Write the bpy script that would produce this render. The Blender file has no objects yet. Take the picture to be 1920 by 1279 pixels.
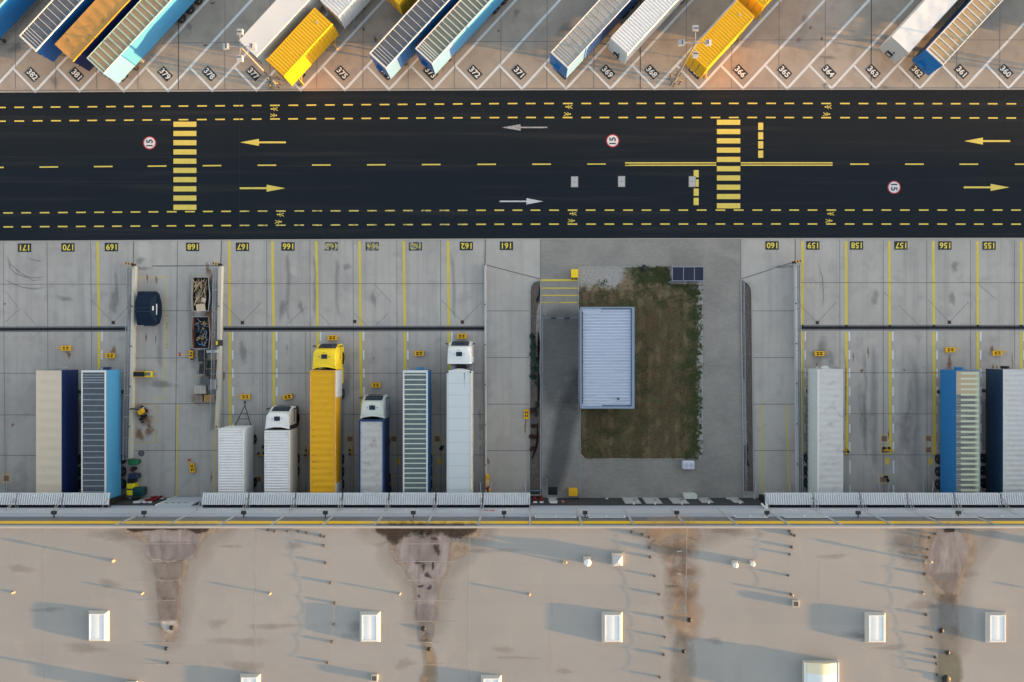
import bpy, bmesh, math, random
from mathutils import Vector, Matrix
from mathutils.geometry import tessellate_polygon
random.seed(7)
R = math.radians
sc = bpy.context.scene
COL = sc.collection

# ---- the drone stood 80 m above the yard; 17.8 photo pixels are one metre of ground
H, S, NX, NY = 80.0, 17.8, 988.0, 652.0
def P(px, py, z=0.0):
    k = (H - z) / H / S
    return Vector(((px - NX) * k, (NY - py) * k, z))
def lerp_tab(tab, x):
    if x <= tab[0][0]: a, b = tab[0], tab[1]
    elif x >= tab[-1][0]: a, b = tab[-2], tab[-1]
    else:
        for a, b in zip(tab, tab[1:]):
            if a[0] <= x <= b[0]: break
    return a[1] + (b[1] - a[1]) * (x - a[0]) / (b[0] - a[0])

# ------------------------------------------------------------------ materials
def new_mat(name):
    m = bpy.data.materials.new(name); m.use_nodes = True
    nt = m.node_tree; nt.nodes.clear()
    out = nt.nodes.new('ShaderNodeOutputMaterial')
    b = nt.nodes.new('ShaderNodeBsdfPrincipled')
    nt.links.new(b.outputs[0], out.inputs[0])
    return m, nt, b, out
def N(nt, t, **kw):
    n = nt.nodes.new(t)
    for k, v in kw.items(): setattr(n, k, v)
    return n
def setin(n, **kw):
    for k, v in kw.items(): n.inputs[k].default_value = v
def coords(nt, scale=(1, 1, 1)):
    tc = N(nt, 'ShaderNodeTexCoord'); mp = N(nt, 'ShaderNodeMapping')
    mp.inputs['Scale'].default_value = scale
    nt.links.new(tc.outputs['Object'], mp.inputs[0]); return mp.outputs[0]
def noise(nt, scale, detail=3, sc3=(1, 1, 1), rough=.55, dist=0.0):
    n = N(nt, 'ShaderNodeTexNoise'); setin(n, Scale=scale, Detail=detail, Roughness=rough, Distortion=dist)
    nt.links.new(coords(nt, sc3), n.inputs['Vector']); return n.outputs['Fac']
def math_(nt, op, a, b=None, c=None, clamp=False):
    n = N(nt, 'ShaderNodeMath', operation=op); n.use_clamp = clamp
    for i, v in enumerate((a, b, c)):
        if v is None: continue
        if isinstance(v, (int, float)): n.inputs[i].default_value = v
        else: nt.links.new(v, n.inputs[i])
    return n.outputs[0]
def rng(nt, v, a, b, lo=0.0, hi=1.0):
    n = N(nt, 'ShaderNodeMapRange'); n.interpolation_type = 'SMOOTHSTEP'
    nt.links.new(v, n.inputs[0])
    for i, q in zip((1, 2, 3, 4), (a, b, lo, hi)): n.inputs[i].default_value = q
    return n.outputs[0]
def mix(nt, fac, a, b, mode='MIX'):
    n = N(nt, 'ShaderNodeMix', data_type='RGBA', blend_type=mode)
    for s, v in ((n.inputs[0], fac), (n.inputs[6], a), (n.inputs[7], b)):
        if isinstance(v, (int, float)): s.default_value = v
        elif isinstance(v, (tuple, list)): s.default_value = tuple(v) + (1,) * (4 - len(v))
        else: nt.links.new(v, s)
    return n.outputs[2]
def scaled(c, k): return tuple(min(1, x * k) for x in c)
def bump(nt, b, h, strength=.3, dist=.02):
    n = N(nt, 'ShaderNodeBump'); setin(n, Strength=strength, Distance=dist)
    nt.links.new(h, n.inputs['Height']); nt.links.new(n.outputs[0], b.inputs['Normal'])

MATS = {}
def mat(name, c, rough=.55, var=.16, scale=1.2, sc3=(1, 1, 1), metal=0.0, dirt=None, dirt_amt=.35, spec=.4):
    """painted / plain surface: base colour with a slow unevenness and, if asked, grime of its own"""
    if name in MATS: return MATS[name]
    m, nt, b, _ = new_mat(name)
    f = noise(nt, scale, 4, sc3)
    col = mix(nt, f, scaled(c, 1 - var), scaled(c, 1 + var))
    if dirt:
        d = rng(nt, noise(nt, scale * 2.1, 6, sc3, .65, .4), .5, .72)
        col = mix(nt, math_(nt, 'MULTIPLY', d, dirt_amt), col, dirt)
    nt.links.new(col, b.inputs['Base Color'])
    setin(b, Roughness=rough, Metallic=metal)
    b.inputs['Specular IOR Level'].default_value = spec
    MATS[name] = m; return m
def concrete(name, c, dark, tint, streak=(1.4, .05, 1), joint=None, spots=.5):
    m, nt, b, _ = new_mat(name)
    big = noise(nt, .11, 5); mid = noise(nt, .65, 6, dist=.3); st = noise(nt, 1.0, 4, streak); fine = noise(nt, 9, 4)
    col = mix(nt, rng(nt, big, .32, .68), scaled(c, .84), scaled(c, 1.10))
    col = mix(nt, math_(nt, 'MULTIPLY', rng(nt, mid, .48, .72), .55), col, dark)
    col = mix(nt, math_(nt, 'MULTIPLY', rng(nt, noise(nt, 1.1, 5, (.5, .3, 1), dist=1.0), .52, .7), .45), col, scaled(c, 1.16))
    col = mix(nt, math_(nt, 'MULTIPLY', rng(nt, st, .44, .70), .55), col, dark)
    col = mix(nt, math_(nt, 'MULTIPLY', rng(nt, noise(nt, .3, 5, dist=.8), .52, .7), .35), col, tint)
    col = mix(nt, math_(nt, 'MULTIPLY', rng(nt, noise(nt, 2.3, 2), .69, .76), spots), col, scaled(dark, .55))
    col = mix(nt, .25, col, mix(nt, fine, scaled(c, .72), scaled(c, 1.25)))
    nt.links.new(col, b.inputs['Base Color']); setin(b, Roughness=.85)
    b.inputs['Specular IOR Level'].default_value = .2
    MATS[name] = m; return m
def paint(name, c, under, wear=.25, scale=3.0, spread=.12):
    """road paint worn through to what lies under it"""
    m, nt, b, _ = new_mat(name)
    col = mix(nt, noise(nt, 1.3, 3), scaled(c, .88), scaled(c, 1.1))
    w = rng(nt, noise(nt, scale, 7, rough=.7), 1 - wear - spread, 1 - wear + spread)
    col = mix(nt, w, col, under)
    nt.links.new(col, b.inputs['Base Color']); setin(b, Roughness=.7)
    MATS[name] = m; return m
def stain_mat(name, c, opacity=.7, nscale=2.0, k=.9, c2=None, sc3=(1, 1, 1)):
    if name in MATS: return MATS[name]
    m, nt, b, out = new_mat(name)
    at = N(nt, 'ShaderNodeAttribute', attribute_name='a')
    n1 = noise(nt, nscale, 6, sc3, .62, .5)
    f = math_(nt, 'MULTIPLY_ADD', at.outputs['Fac'], 1.5, -.4)
    f = math_(nt, 'ADD', f, math_(nt, 'MULTIPLY_ADD', n1, k * 2, -k), clamp=True)
    f = math_(nt, 'MULTIPLY', f, rng(nt, at.outputs['Fac'], 0, .3, 0, opacity))
    col = mix(nt, rng(nt, noise(nt, nscale * 1.1, 6, sc3, .62, .3), .24, .76), scaled(c, .74), c2 or scaled(c, 1.28))
    nt.links.new(col, b.inputs['Base Color']); setin(b, Roughness=.8)
    b.inputs['Specular IOR Level'].default_value = .15
    tr = N(nt, 'ShaderNodeBsdfTransparent'); mx = N(nt, 'ShaderNodeMixShader')
    nt.links.new(f, mx.inputs[0]); nt.links.new(tr.outputs[0], mx.inputs[1]); nt.links.new(b.outputs[0], mx.inputs[2])
    nt.links.new(mx.outputs[0], out.inputs[0])
    MATS[name] = m; return m

# ------------------------------------------------------------------ mesh builder
class MB:
    def __init__(s): s.v = []; s.f = []; s.m = []; s.M = Matrix.Identity(4); s.a = None
    def add(s, vs, fs, mi=0):
        o = len(s.v); s.v += [s.M @ Vector(v) for v in vs]
        for f in fs: s.f.append([o + i for i in f]); s.m.append(mi)
        return s
    def box(s, x0, x1, y0, y1, z0, z1, mi=0, bev=0.0):
        if bev <= 0:
            return s.add([(x0, y0, z0), (x1, y0, z0), (x1, y1, z0), (x0, y1, z0), (x0, y0, z1), (x1, y0, z1), (x1, y1, z1), (x0, y1, z1)],
                  [(3, 2, 1, 0), (4, 5, 6, 7), (0, 1, 5, 4), (1, 2, 6, 5), (2, 3, 7, 6), (3, 0, 4, 7)], mi)
        bm = bmesh.new(); bmesh.ops.create_cube(bm, size=1)
        for v in bm.verts: v.co = Vector(((x0 + x1) / 2 + v.co.x * (x1 - x0), (y0 + y1) / 2 + v.co.y * (y1 - y0), (z0 + z1) / 2 + v.co.z * (z1 - z0)))
        bmesh.ops.bevel(bm, geom=bm.edges[:], offset=bev, segments=2, affect='EDGES', profile=.6)
        bm.verts.index_update()
        s.add([v.co[:] for v in bm.verts], [[v.index for v in f.verts] for f in bm.faces], mi); bm.free(); return s
    def prism(s, poly, z0, z1, mi=0):
        n = len(poly); area = sum(poly[i][0] * poly[(i + 1) % n][1] - poly[(i + 1) % n][0] * poly[i][1] for i in range(n))
        if area < 0: poly = poly[::-1]
        vs = [(p[0], p[1], z0) for p in poly] + [(p[0], p[1], z1) for p in poly]
        fs = [[i, (i + 1) % n, n + (i + 1) % n, n + i] for i in range(n)]
        for t in tessellate_polygon([[Vector((p[0], p[1], 0)) for p in poly]]):
            a, b, c = t
            ar = (poly[b][0]-poly[a][0])*(poly[c][1]-poly[a][1])-(poly[c][0]-poly[a][0])*(poly[b][1]-poly[a][1])
            if ar < 0: b, c = c, b
            fs.append([n + a, n + b, n + c]); fs.append([c, b, a])
        return s.add(vs, fs, mi)
    def sheet(s, poly, mi=0):
        """flat (or near flat) polygon facing up; poly are 3-D points"""
        poly = [Vector(p) for p in poly]; fs = []
        for a, b, c in tessellate_polygon([[Vector((p.x, p.y, 0)) for p in poly]]):
            ar = (poly[b].x-poly[a].x)*(poly[c].y-poly[a].y)-(poly[c].x-poly[a].x)*(poly[b].y-poly[a].y)
            fs.append([a, b, c] if ar > 0 else [a, c, b])
        return s.add(poly, fs, mi)
    def line(s, p, q, w, mi=0):
        p, q = Vector(p), Vector(q); d = (q - p); d.z = 0; d.normalize(); n = Vector((-d.y, d.x, 0)) * (w / 2)
        return s.add([p - n, q - n, q + n, p + n], [(0, 1, 2, 3)], mi)
    def tube(s, pts, r, seg=8, mi=0, cap=True):
        pts = [Vector(p) for p in pts]; rs = r if isinstance(r, (list, tuple)) else [r] * len(pts); vs = []; fs = []
        for i, p in enumerate(pts):
            d = (pts[min(i + 1, len(pts) - 1)] - pts[max(i - 1, 0)]).normalized()
            u = d.orthogonal().normalized() if abs(d.z) < .99 else Vector((1, 0, 0)); w = d.cross(u)
            for k in range(seg):
                a = 2 * math.pi * k / seg; vs.append(p + (u * math.cos(a) + w * math.sin(a)) * rs[i])
        for i in range(len(pts) - 1):
            for k in range(seg):
                fs.append([i * seg + k, i * seg + (k + 1) % seg, (i + 1) * seg + (k + 1) % seg, (i + 1) * seg + k])
        if cap: fs += [list(range(seg))[::-1], [(len(pts) - 1) * seg + k for k in range(seg)]]
        return s.add(vs, fs, mi)
    def lathe(s, prof, seg=20, mi=0, c=(0, 0, 0), axis='z'):
        vs = []; fs = []
        for r, z in prof:
            for k in range(seg):
                a = 2 * math.pi * k / seg; x, y = r * math.cos(a), r * math.sin(a)
                v = (x, y, z) if axis == 'z' else (z, x, y)
                vs.append((v[0] + c[0], v[1] + c[1], v[2] + c[2]))
        for i in range(len(prof) - 1):
            for k in range(seg): fs.append([i * seg + k, i * seg + (k + 1) % seg, (i + 1) * seg + (k + 1) % seg, (i + 1) * seg + k])
        fs += [list(range(seg))[::-1], [(len(prof) - 1) * seg + k for k in range(seg)]]
        return s.add(vs, fs, mi)
    def loft(s, rings, mi=0, cap=(True, True)):
        n = len(rings[0]); vs = [v for r in rings for v in r]; fs = []
        for i in range(len(rings) - 1):
            for k in range(n): fs.append([i * n + k, i * n + (k + 1) % n, (i + 1) * n + (k + 1) % n, (i + 1) * n + k])
        if cap[0]: fs.append(list(range(n))[::-1])
        if cap[1]: fs.append([(len(rings) - 1) * n + k for k in range(n)])
        return s.add(vs, fs, mi)
    def build(s, name, mats, parent=None, smooth=None, loc=None):
        me = bpy.data.meshes.new(name); me.from_pydata([v[:] for v in s.v], [], s.f)
        mats = mats if isinstance(mats, (list, tuple)) else [mats]
        for m in mats: me.materials.append(m)
        if len(mats) > 1: me.polygons.foreach_set('material_index', s.m)
        if s.a is not None:
            at = me.color_attributes.new('a', 'FLOAT_COLOR', 'POINT')
            for i, a in enumerate(s.a): at.data[i].color = (a, a, a, 1)
        if smooth:
            me.polygons.foreach_set('use_smooth', [True] * len(me.polygons))
            me.set_sharp_from_angle(angle=R(smooth))
        me.update()
        o = bpy.data.objects.new(name, me); COL.objects.link(o)
        if parent: o.parent = parent
        if loc is not None: o.location = loc
        return o
def tag(o, label=None, cat=None, group=None, kind=None):
    for k, v in (('label', label), ('category', cat), ('group', group), ('kind', kind)):
        if v: o[k] = v
    return o
def thing(name, label, cat, loc=(0, 0, 0), rz=0.0, group=None):
    o = bpy.data.objects.new(name, None); COL.objects.link(o); o.empty_display_size = .2
    o.location = loc; o.rotation_euler = (0, 0, rz); return tag(o, label, cat, group)
def dup(root, loc, rz, label=None, group=None):
    def cp(o, par):
        c = o.copy(); COL.objects.link(c)
        if par: c.parent = par
        for ch in list(o.children): cp(ch, c)
        return c
    r = cp(root, None); r.location = loc; r.rotation_euler = (0, 0, rz)
    return tag(r, label, None, group)
def text_mb(txt, size, bold=.0, spacing=1.0):
    cu = bpy.data.curves.new('t', 'FONT'); cu.body = txt; cu.size = size; cu.align_x = 'CENTER'; cu.align_y = 'CENTER'
    cu.offset = bold; cu.space_character = spacing; cu.resolution_u = 3
    o = bpy.data.objects.new('t', cu); COL.objects.link(o)
    dg = bpy.context.evaluated_depsgraph_get(); me = bpy.data.meshes.new_from_object(o.evaluated_get(dg))
    vs = [v.co.copy() for v in me.vertices]; fs = [list(p.vertices) for p in me.polygons]
    bpy.data.objects.remove(o); bpy.data.curves.remove(cu); bpy.data.meshes.remove(me)
    if vs:
        cx = (min(v.x for v in vs) + max(v.x for v in vs)) / 2; cy = (min(v.y for v in vs) + max(v.y for v in vs)) / 2
        vs = [Vector((v.x - cx, v.y - cy, 0)) for v in vs]
    mb = MB(); mb.add(vs, fs); return mb
def smooth_loop(pts, n=4):
    out = []; k = len(pts)
    for i in range(k):
        p0, p1, p2, p3 = (Vector(pts[(i + j - 1) % k]) for j in range(4))
        for t in range(n):
            t = t / n
            out.append(.5 * ((2 * p1) + (p2 - p0) * t + (2 * p0 - 5 * p1 + 4 * p2 - p3) * t * t + (3 * p1 - p0 - 3 * p2 + p3) * t ** 3))
    return out
def blob(name, pts, z, m, parent, soft=.35, smooth=True):
    """a stain with its own outline (photo points laid on the surface at height z)"""
    w = [P(x, y, z) for x, y in pts]
    if smooth: w = smooth_loop(w)
    n = len(w); ar = sum(w[i].x * w[(i + 1) % n].y - w[(i + 1) % n].x * w[i].y for i in range(n))
    if ar < 0: w.reverse()
    mb = MB(); mb.sheet(w); mb.a = [1.0] * n; out = []
    for i in range(n):
        d = (w[(i + 1) % n] - w[i - 1]); d.z = 0
        d = d.normalized() if d.length > 1e-6 else Vector((1, 0, 0))
        out.append(w[i] + Vector((d.y, -d.x, 0)) * soft)
    mb.v += out; mb.a += [0.0] * n
    for i in range(n): mb.f.append([i, n + i, n + (i + 1) % n, (i + 1) % n]); mb.m.append(0)
    return mb.build(name, m, parent)
def oval(cx, cy, rx, ry, n=10, j=.25):
    return [(cx + rx * math.cos(2 * math.pi * i / n) * random.uniform(1 - j, 1 + j), cy + ry * math.sin(2 * math.pi * i / n) * random.uniform(1 - j, 1 + j)) for i in range(n)]
def patch(name, cx, cy, rx, ry, z, m, parent, n=16):
    """a soft-edged spill: strongest in its middle, fading to a ragged rim"""
    ph = [random.uniform(0, 6.3) for _ in range(3)]; mb = MB(); mb.a = []
    mb.v.append(P(cx, cy, z)); mb.a.append(1.0)
    for r, al in ((.4, .85), (.72, .5), (1.0, .22), (1.3, 0)):
        for i in range(n):
            t = 2 * math.pi * i / n; k = r * (1 + .22 * math.sin(2 * t + ph[0]) + .14 * math.sin(3 * t + ph[1]) + .08 * math.sin(5 * t + ph[2]))
            mb.v.append(P(cx + rx * k * math.cos(t), cy - ry * k * math.sin(t), z)); mb.a.append(al)
    for i in range(n):
        mb.f.append([0, 1 + i, 1 + (i + 1) % n])
        for q in range(3): o = 1 + q * n; mb.f.append([o + i, o + n + i, o + n + (i + 1) % n, o + (i + 1) % n])
    mb.m = [0] * len(mb.f)
    return mb.build(name, m, parent)
def mark_strip(name, pts, wpx, z, m, parent):
    """a tyre mark: soft on both edges"""
    w = [P(x, y, z) for x, y in pts]; mb = MB(); mb.a = []; h = wpx / S / 2
    for i, p in enumerate(w):
        d = (w[min(i + 1, len(w) - 1)] - w[max(i - 1, 0)]); d.z = 0; d.normalize(); nn = Vector((-d.y, d.x, 0))
        e = 0.0 if i in (0, len(w) - 1) else 1.0
        for t, a in ((-1, 0), (0, e), (1, 0)): mb.v.append(p + nn * h * t); mb.a.append(a)
    for i in range(len(w) - 1):
        for k in (0, 1): mb.f.append([3 * i + k, 3 * i + 3 + k, 3 * i + 4 + k, 3 * i + 1 + k]); mb.m.append(0)
    return mb.build(name, m, parent)

# ------------------------------------------------------------------ palette
CONC_LO = concrete('lower_concrete', (.412, .389, .368), (.255, .246, .246), (.44, .41, .37))
CONC_RAMP = concrete('pale_concrete', (.435, .409, .383), (.305, .294, .283), (.465, .435, .395), spots=.3)
CONC_UP = concrete('upper_concrete', (.375, .325, .278), (.235, .212, .19), (.43, .35, .275), streak=(.5, .5, 1))
def asphalt():
    m, nt, b, _ = new_mat('asphalt')
    col = mix(nt, noise(nt, .25, 5), (.0088, .0148, .0225), (.0138, .0200, .0285))
    col = mix(nt, .5, col, mix(nt, noise(nt, 14, 5, rough=.8), (.002, .005, .008), (.022, .028, .034)))
    st = rng(nt, noise(nt, 1, 4, (.035, 1.1, 1)), .5, .75); col = mix(nt, math_(nt, 'MULTIPLY', st, .45), col, (.040, .041, .042))
    col = mix(nt, math_(nt, 'MULTIPLY', rng(nt, noise(nt, 5, 2), .74, .78), .6), col, (.09, .085, .075))
    nt.links.new(col, b.inputs['Base Color']); setin(b, Roughness=.9); b.inputs['Specular IOR Level'].default_value = .12
    return m
ASPH = asphalt()
def paver():
    m, nt, b, _ = new_mat('block_paving')
    br = N(nt, 'ShaderNodeTexBrick'); setin(br, Scale=1.0)
    br.inputs['Color1'].default_value = (.245, .234, .222, 1); br.inputs['Color2'].default_value = (.315, .30, .28, 1); br.inputs['Mortar'].default_value = (.16, .155, .15, 1)
    br.inputs['Mortar Size'].default_value = .012; br.inputs['Brick Width'].default_value = .4; br.inputs['Row Height'].default_value = .2
    nt.links.new(coords(nt), br.inputs['Vector'])
    c = mix(nt, rng(nt, noise(nt, .25, 6, dist=.5), .35, .7), (.215, .207, .198), (.32, .302, .278))
    c = mix(nt, .5, c, br.outputs['Color'])
    nt.links.new(c, b.inputs['Base Color']); setin(b, Roughness=.85); b.inputs['Specular IOR Level'].default_value = .2
    return m
PAVE = paver()
def roofmat():
    m, nt, b, _ = new_mat('roof_membrane')
    c = (.280, .279, .274)
    col = mix(nt, rng(nt, noise(nt, .09, 6, dist=.5), .34, .66), scaled(c, .86), scaled(c, 1.09))
    br = N(nt, 'ShaderNodeTexBrick'); setin(br, Scale=1.0); br.offset = .37
    br.inputs['Color1'].default_value = (.262, .262, .260, 1); br.inputs['Color2'].default_value = (.305, .30, .29, 1); br.inputs['Mortar'].default_value = (.25, .245, .245, 1)
    br.inputs['Mortar Size'].default_value = .025; br.inputs['Mortar Smooth'].default_value = 1; br.inputs['Brick Width'].default_value = 19; br.inputs['Row Height'].default_value = 1.75
    nt.links.new(coords(nt), br.inputs['Vector'])
    col = mix(nt, .5, col, br.outputs['Color'])
    col = mix(nt, math_(nt, 'MULTIPLY', rng(nt, noise(nt, .4, 6, (1, .5, 1), dist=.7), .5, .75), .3), col, (.385, .35, .31))
    col = mix(nt, math_(nt, 'MULTIPLY', rng(nt, noise(nt, 1, 5, (.12, 1.4, 1)), .52, .75), .3), col, (.30, .28, .27))
    col = mix(nt, .3, col, mix(nt, noise(nt, 10, 4), scaled(c, .75), scaled(c, 1.22)))
    nt.links.new(col, b.inputs['Base Color']); setin(b, Roughness=.8); b.inputs['Specular IOR Level'].default_value = .2
    return m
ROOF = roofmat()
YEL_A = paint('yellow_paint_road', (.68, .53, .10), (.05, .05, .045), .28, 4, .16)
YEL_F = paint('worn_yellow_paint_road', (.62, .50, .13), (.04, .045, .05), .42, 2.2)
YEL_C = paint('yellow_paint_concrete', (.62, .49, .05), (.38, .35, .26), .24)
YEL_T = paint('thin_yellow_paint', (.62, .46, .07), (.40, .39, .36), .36)
WHT_A = paint('worn_white_paint_road', (.55, .55, .56), (.03, .035, .04), .38, 3.5)
WHT_C = paint('white_paint_concrete', (.64, .66, .68), (.36, .34, .32), .2)
PLATE = paint('black_paint', (.012, .016, .022), (.20, .19, .18), .13, 4)
PLATE_W = paint('worn_black_paint', (.02, .026, .034), (.33, .33, .32), .46, 2.2, .10)
DIG_W = paint('white_digit_paint', (.72, .72, .70), (.02, .02, .02), .06)
DIG_Y = paint('yellow_digit_paint', (.72, .58, .07), (.03, .035, .04), .08)
DIG_YW = paint('worn_yellow_digit_paint', (.60, .52, .09), (.09, .11, .10), .47, 2.6, .08)
JOINT = mat('joint_sealant', (.055, .055, .06), .8, .2)
JOINT_L = mat('pale_joint', (.16, .155, .155), .9, .2)
WHITE = mat('white_coat', (.72, .73, .74), .5, .05, .8, dirt=(.56, .555, .54), dirt_amt=.5)
WHITE_D = mat('dusty_white_coat', (.66, .665, .67), .5, .06, .5, dirt=(.42, .40, .37), dirt_amt=.5)
BLACK = mat('black_rubber', (.012, .012, .013), .75, .2)
STEEL = mat('galvanised_steel', (.36, .38, .41), .42, .14, metal=.6)
DSTEEL = mat('dark_steel', (.035, .037, .042), .55, .2)
GLASS = mat('dark_glass', (.012, .022, .04), .15, .2, spec=.6)
YEL = mat('yellow_coat', (.78, .425, .008), .5, .08, 1.5)
YEL_B = mat('bright_yellow_coat', (.85, .60, .02), .5, .06, 1.5)
RED = mat('red_coat', (.45, .02, .02), .5, .1)
BLUE = mat('blue_coat', (.016, .165, .43), .42, .07)
LBLUE = mat('sky_blue_coat', (.06, .27, .51), .42, .06)
MBLUE = mat('mid_blue_coat', (.012, .11, .34), .42, .07)
NAVY = mat('navy_coat', (.008, .022, .105), .4, .12)
DNAVY = mat('slate_navy_coat', (.014, .045, .09), .45, .2)
RUST = stain_mat('rust_stain', (.30, .125, .04), .62, 3.2, 1.0)
OIL = stain_mat('oil_stain', (.16, .16, .17), .30, 1.3, .9)
LANE_SHADE = stain_mat('lane_shade', (.06, .07, .085), .42, .5, .08)
TYRE = stain_mat('tyre_mark', (.17, .17, .185), .40, .8, .7); LANE = stain_mat('lane_wear', (.20, .20, .215), .26, .5, .9, None, (1, .25, 1))
# ================================================================== SETTING
RT = [(0, 173.6), (480, 171), (960, 169.2), (1440, 168.4), (1920, 168.2)]
RB = [(0, 451.6), (480, 449), (960, 447.2), (1440, 446.4), (1920, 446)]
XS = [-2600, -600, 0, 480, 960, 1440, 1920, 2520, 4600]
ext = lambda t, x: lerp_tab(t, max(-200, min(2120, x)))
WY = (NY - 933.5) / S                       # the warehouse front stands on this line
g = MB(); g.sheet([(-420, -420, -.25), (520, -420, -.25), (520, 420, -.25), (-420, 420, -.25)])
tag(g.build('ground', concrete('far_ground', (.30, .285, .26), (.2, .2, .19), (.3, .28, .22))), kind='structure')
road = MB(); road.sheet([P(x, ext(RT, x)) for x in XS] + [P(x, ext(RB, x)) for x in XS[::-1]])
road = tag(road.build('road', ASPH), kind='structure')
up = MB(); up.sheet([P(x, ext(RT, x)) for x in XS[::-1]] + [P(-2600, -2200), P(4600, -2200)])
upper = tag(up.build('upper_yard', CONC_UP), kind='structure')
lo = MB(); lo.sheet([P(x, ext(RB, x)) for x in XS] + [P(4600, 933.5), P(-2600, 933.5)])
lower = tag(lo.build('lower_yard', CONC_LO), kind='structure')
Z1, Z2, Z3 = .004, .008, .012
def part(mb, name, m, par, **kw): return mb.build(name, m, par, **kw)
def pl(mb, x0, y0, x1, y1, w, z=Z1, mi=0): mb.line(P(x0, y0, z), P(x1, y1, z), w / S, mi)
def rect(mb, x0, y0, x1, y1, z=Z1, mi=0): mb.sheet([P(x0, y0, z), P(x1, y0, z), P(x1, y1, z), P(x0, y1, z)], mi)

# pale kerb strips where concrete meets asphalt
k = MB()
for tab, d in ((RT, -1.6), (RB, 1.6)):
    xs = [x for x in XS if -700 < x < 2600]
    k.sheet([P(x, ext(tab, x), .05) for x in xs] + [P(x, ext(tab, x) + d, .05) for x in xs[::-1]])
part(k, 'kerb', mat('kerb_stone', (.40, .37, .34), .8, .2, 2), lower)

# pale ramps and paving lying in the lower yard
mb = MB()
mb.sheet([P(251, 450.5, Z1), P(414, 449.8, Z1), P(406, 933, Z1), P(243, 933, Z1)])
mb.sheet([P(911, 448, Z1), P(1013, 447.5, Z1), P(1013, 933, Z1), P(910, 933, Z1)])
mb.sheet([P(1389, 447, Z1), P(1490, 447, Z1), P(1497, 933, Z1), P(1393, 933, Z1)])
tag(mb.build('ramp', CONC_RAMP), kind='structure')
mb = MB(); mb.sheet([P(1013, 447.6, Z2), P(1389, 446.8, Z2), P(1394, 933, Z2), P(1013, 933, Z2)])
paving = tag(mb.build('paving', PAVE), kind='structure')

# ---- slab joints
j = MB(); jd = MB()
for x in (6, 88, 170): pl(j, x, 452, x + 2, 690, 1.1); pl(j, x + 2, 690, x + 4, 930, 1.0)
for x in (500, 581, 662, 744, 826, 1574.5, 1656, 1737.5, 1819.5, 1902): pl(j, x, 450, x + 1, 930, 1.0)
for x in (418, 492, 573): pl(j, x, 622, x + 1, 930, .8)
for y, a, b in ((533, 0, 238), (532, 416, 908), (530, 1500, 1925), (700, -5, 238), (778, -5, 236), (854, -5, 236), (700, 416, 908), (777, 414, 908), (853, 412, 908), (699, 1502, 1925), (776, 1503, 1925), (853, 1504, 1925)): pl(j, a, y, b, y, 1.15)
part(j, 'slab_joint', JOINT_L, lower)
j = MB()
pl(j, 333, 452, 328, 932, 1.3, Z2)
for y in (583, 671.5, 757.5, 845): pl(j, 253, y, 407, y - .6, 1.2, Z2)
for y in (583, 670.5, 758): pl(j, 912, y, 992, y, 1.2, Z2); pl(j, 1409, y, 1493, y, 1.2, Z2)
pl(j, 1409, 845, 1495, 845, 1.2, Z2); pl(j, 912, 845, 993, 845, 1.2, Z2)
pl(j, 250.5, 451, 250, 495, 2, Z2); pl(j, 415.5, 450, 414, 495, 2, Z2); pl(j, 910.5, 449, 909.5, 494, 2, Z2); pl(j, 1491, 448, 1491, 490, 2, Z2)
pl(j, 912, 497, 1012, 523, 2.0, Z2); pl(j, 1390, 523, 1490, 491, 2.0, Z2); pl(j, 285, 499, 412, 498, 2.2, Z2)
pl(j, 1013, 449, 1013, 525, 1.2, Z3); pl(j, 1389, 449, 1389, 523, 1.2, Z3)
part(j, 'ramp_joint', JOINT_L, lower)
# sawn diagonals that lead water to the drains
j = MB()
for (dx, dy) in ((212, 605), (454, 605), (867, 604), (1532, 605), (1780, 604)):
    pl(j, dx - 40, dy - 42, dx - 3, dy - 3, .8); pl(j, dx + 36, dy - 38, dx + 3, dy - 3, .8)
for s in ((10, 545, 34, 577), (36, 580, 10, 604), (46, 584, 70, 613), (700, 531, 734, 568), (664, 588, 688, 611), (704, 611, 727, 588), (599, 588, 620, 611), (535, 611, 575, 575), (1684, 572, 1724, 611), (1656, 547, 1672, 560), (1836, 534, 1866, 560)): pl(j, *s, .8)
part(j, 'drain_cut', JOINT_L, lower)
j = MB(); jd = MB()
for x in (29.5, 105, 182, 259.5, 422, 507, 594.5, 681, 766, 852.5, 939.5, 1026, 1114, 1287, 1372.5, 1461, 1547.5, 1714, 1794, 1875): pl(j, x, -30, x - .5, 168, 1.0)
for x in (335, 1201, 1634): pl(jd, x, -30, x - .5, 168, 1.5)
pl(j, -10, 83, 335, 81, 1.0); pl(j, 335, 80.5, 1201, 77, 1.0); pl(j, 1201, 75, 1925, 75, 1.0); pl(j, -10, 169.6, 960, 165.6, .9); pl(j, 960, 165.6, 1930, 164.6, .9)
part(j, 'yard_joint', JOINT_L, upper); part(jd, 'wide_joint', JOINT, upper)
# road seams
j = MB()
for s in ((0, 233, 325, 232), (0, 294, 450, 294), (449, 176, 449, 440), (520, 312, 1180, 309), (0, 340, 320, 341)): pl(j, *s, 1.0)
part(j, 'road_seam', mat('bitumen_seam', (.006, .008, .011), .6, .1), road)

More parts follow.
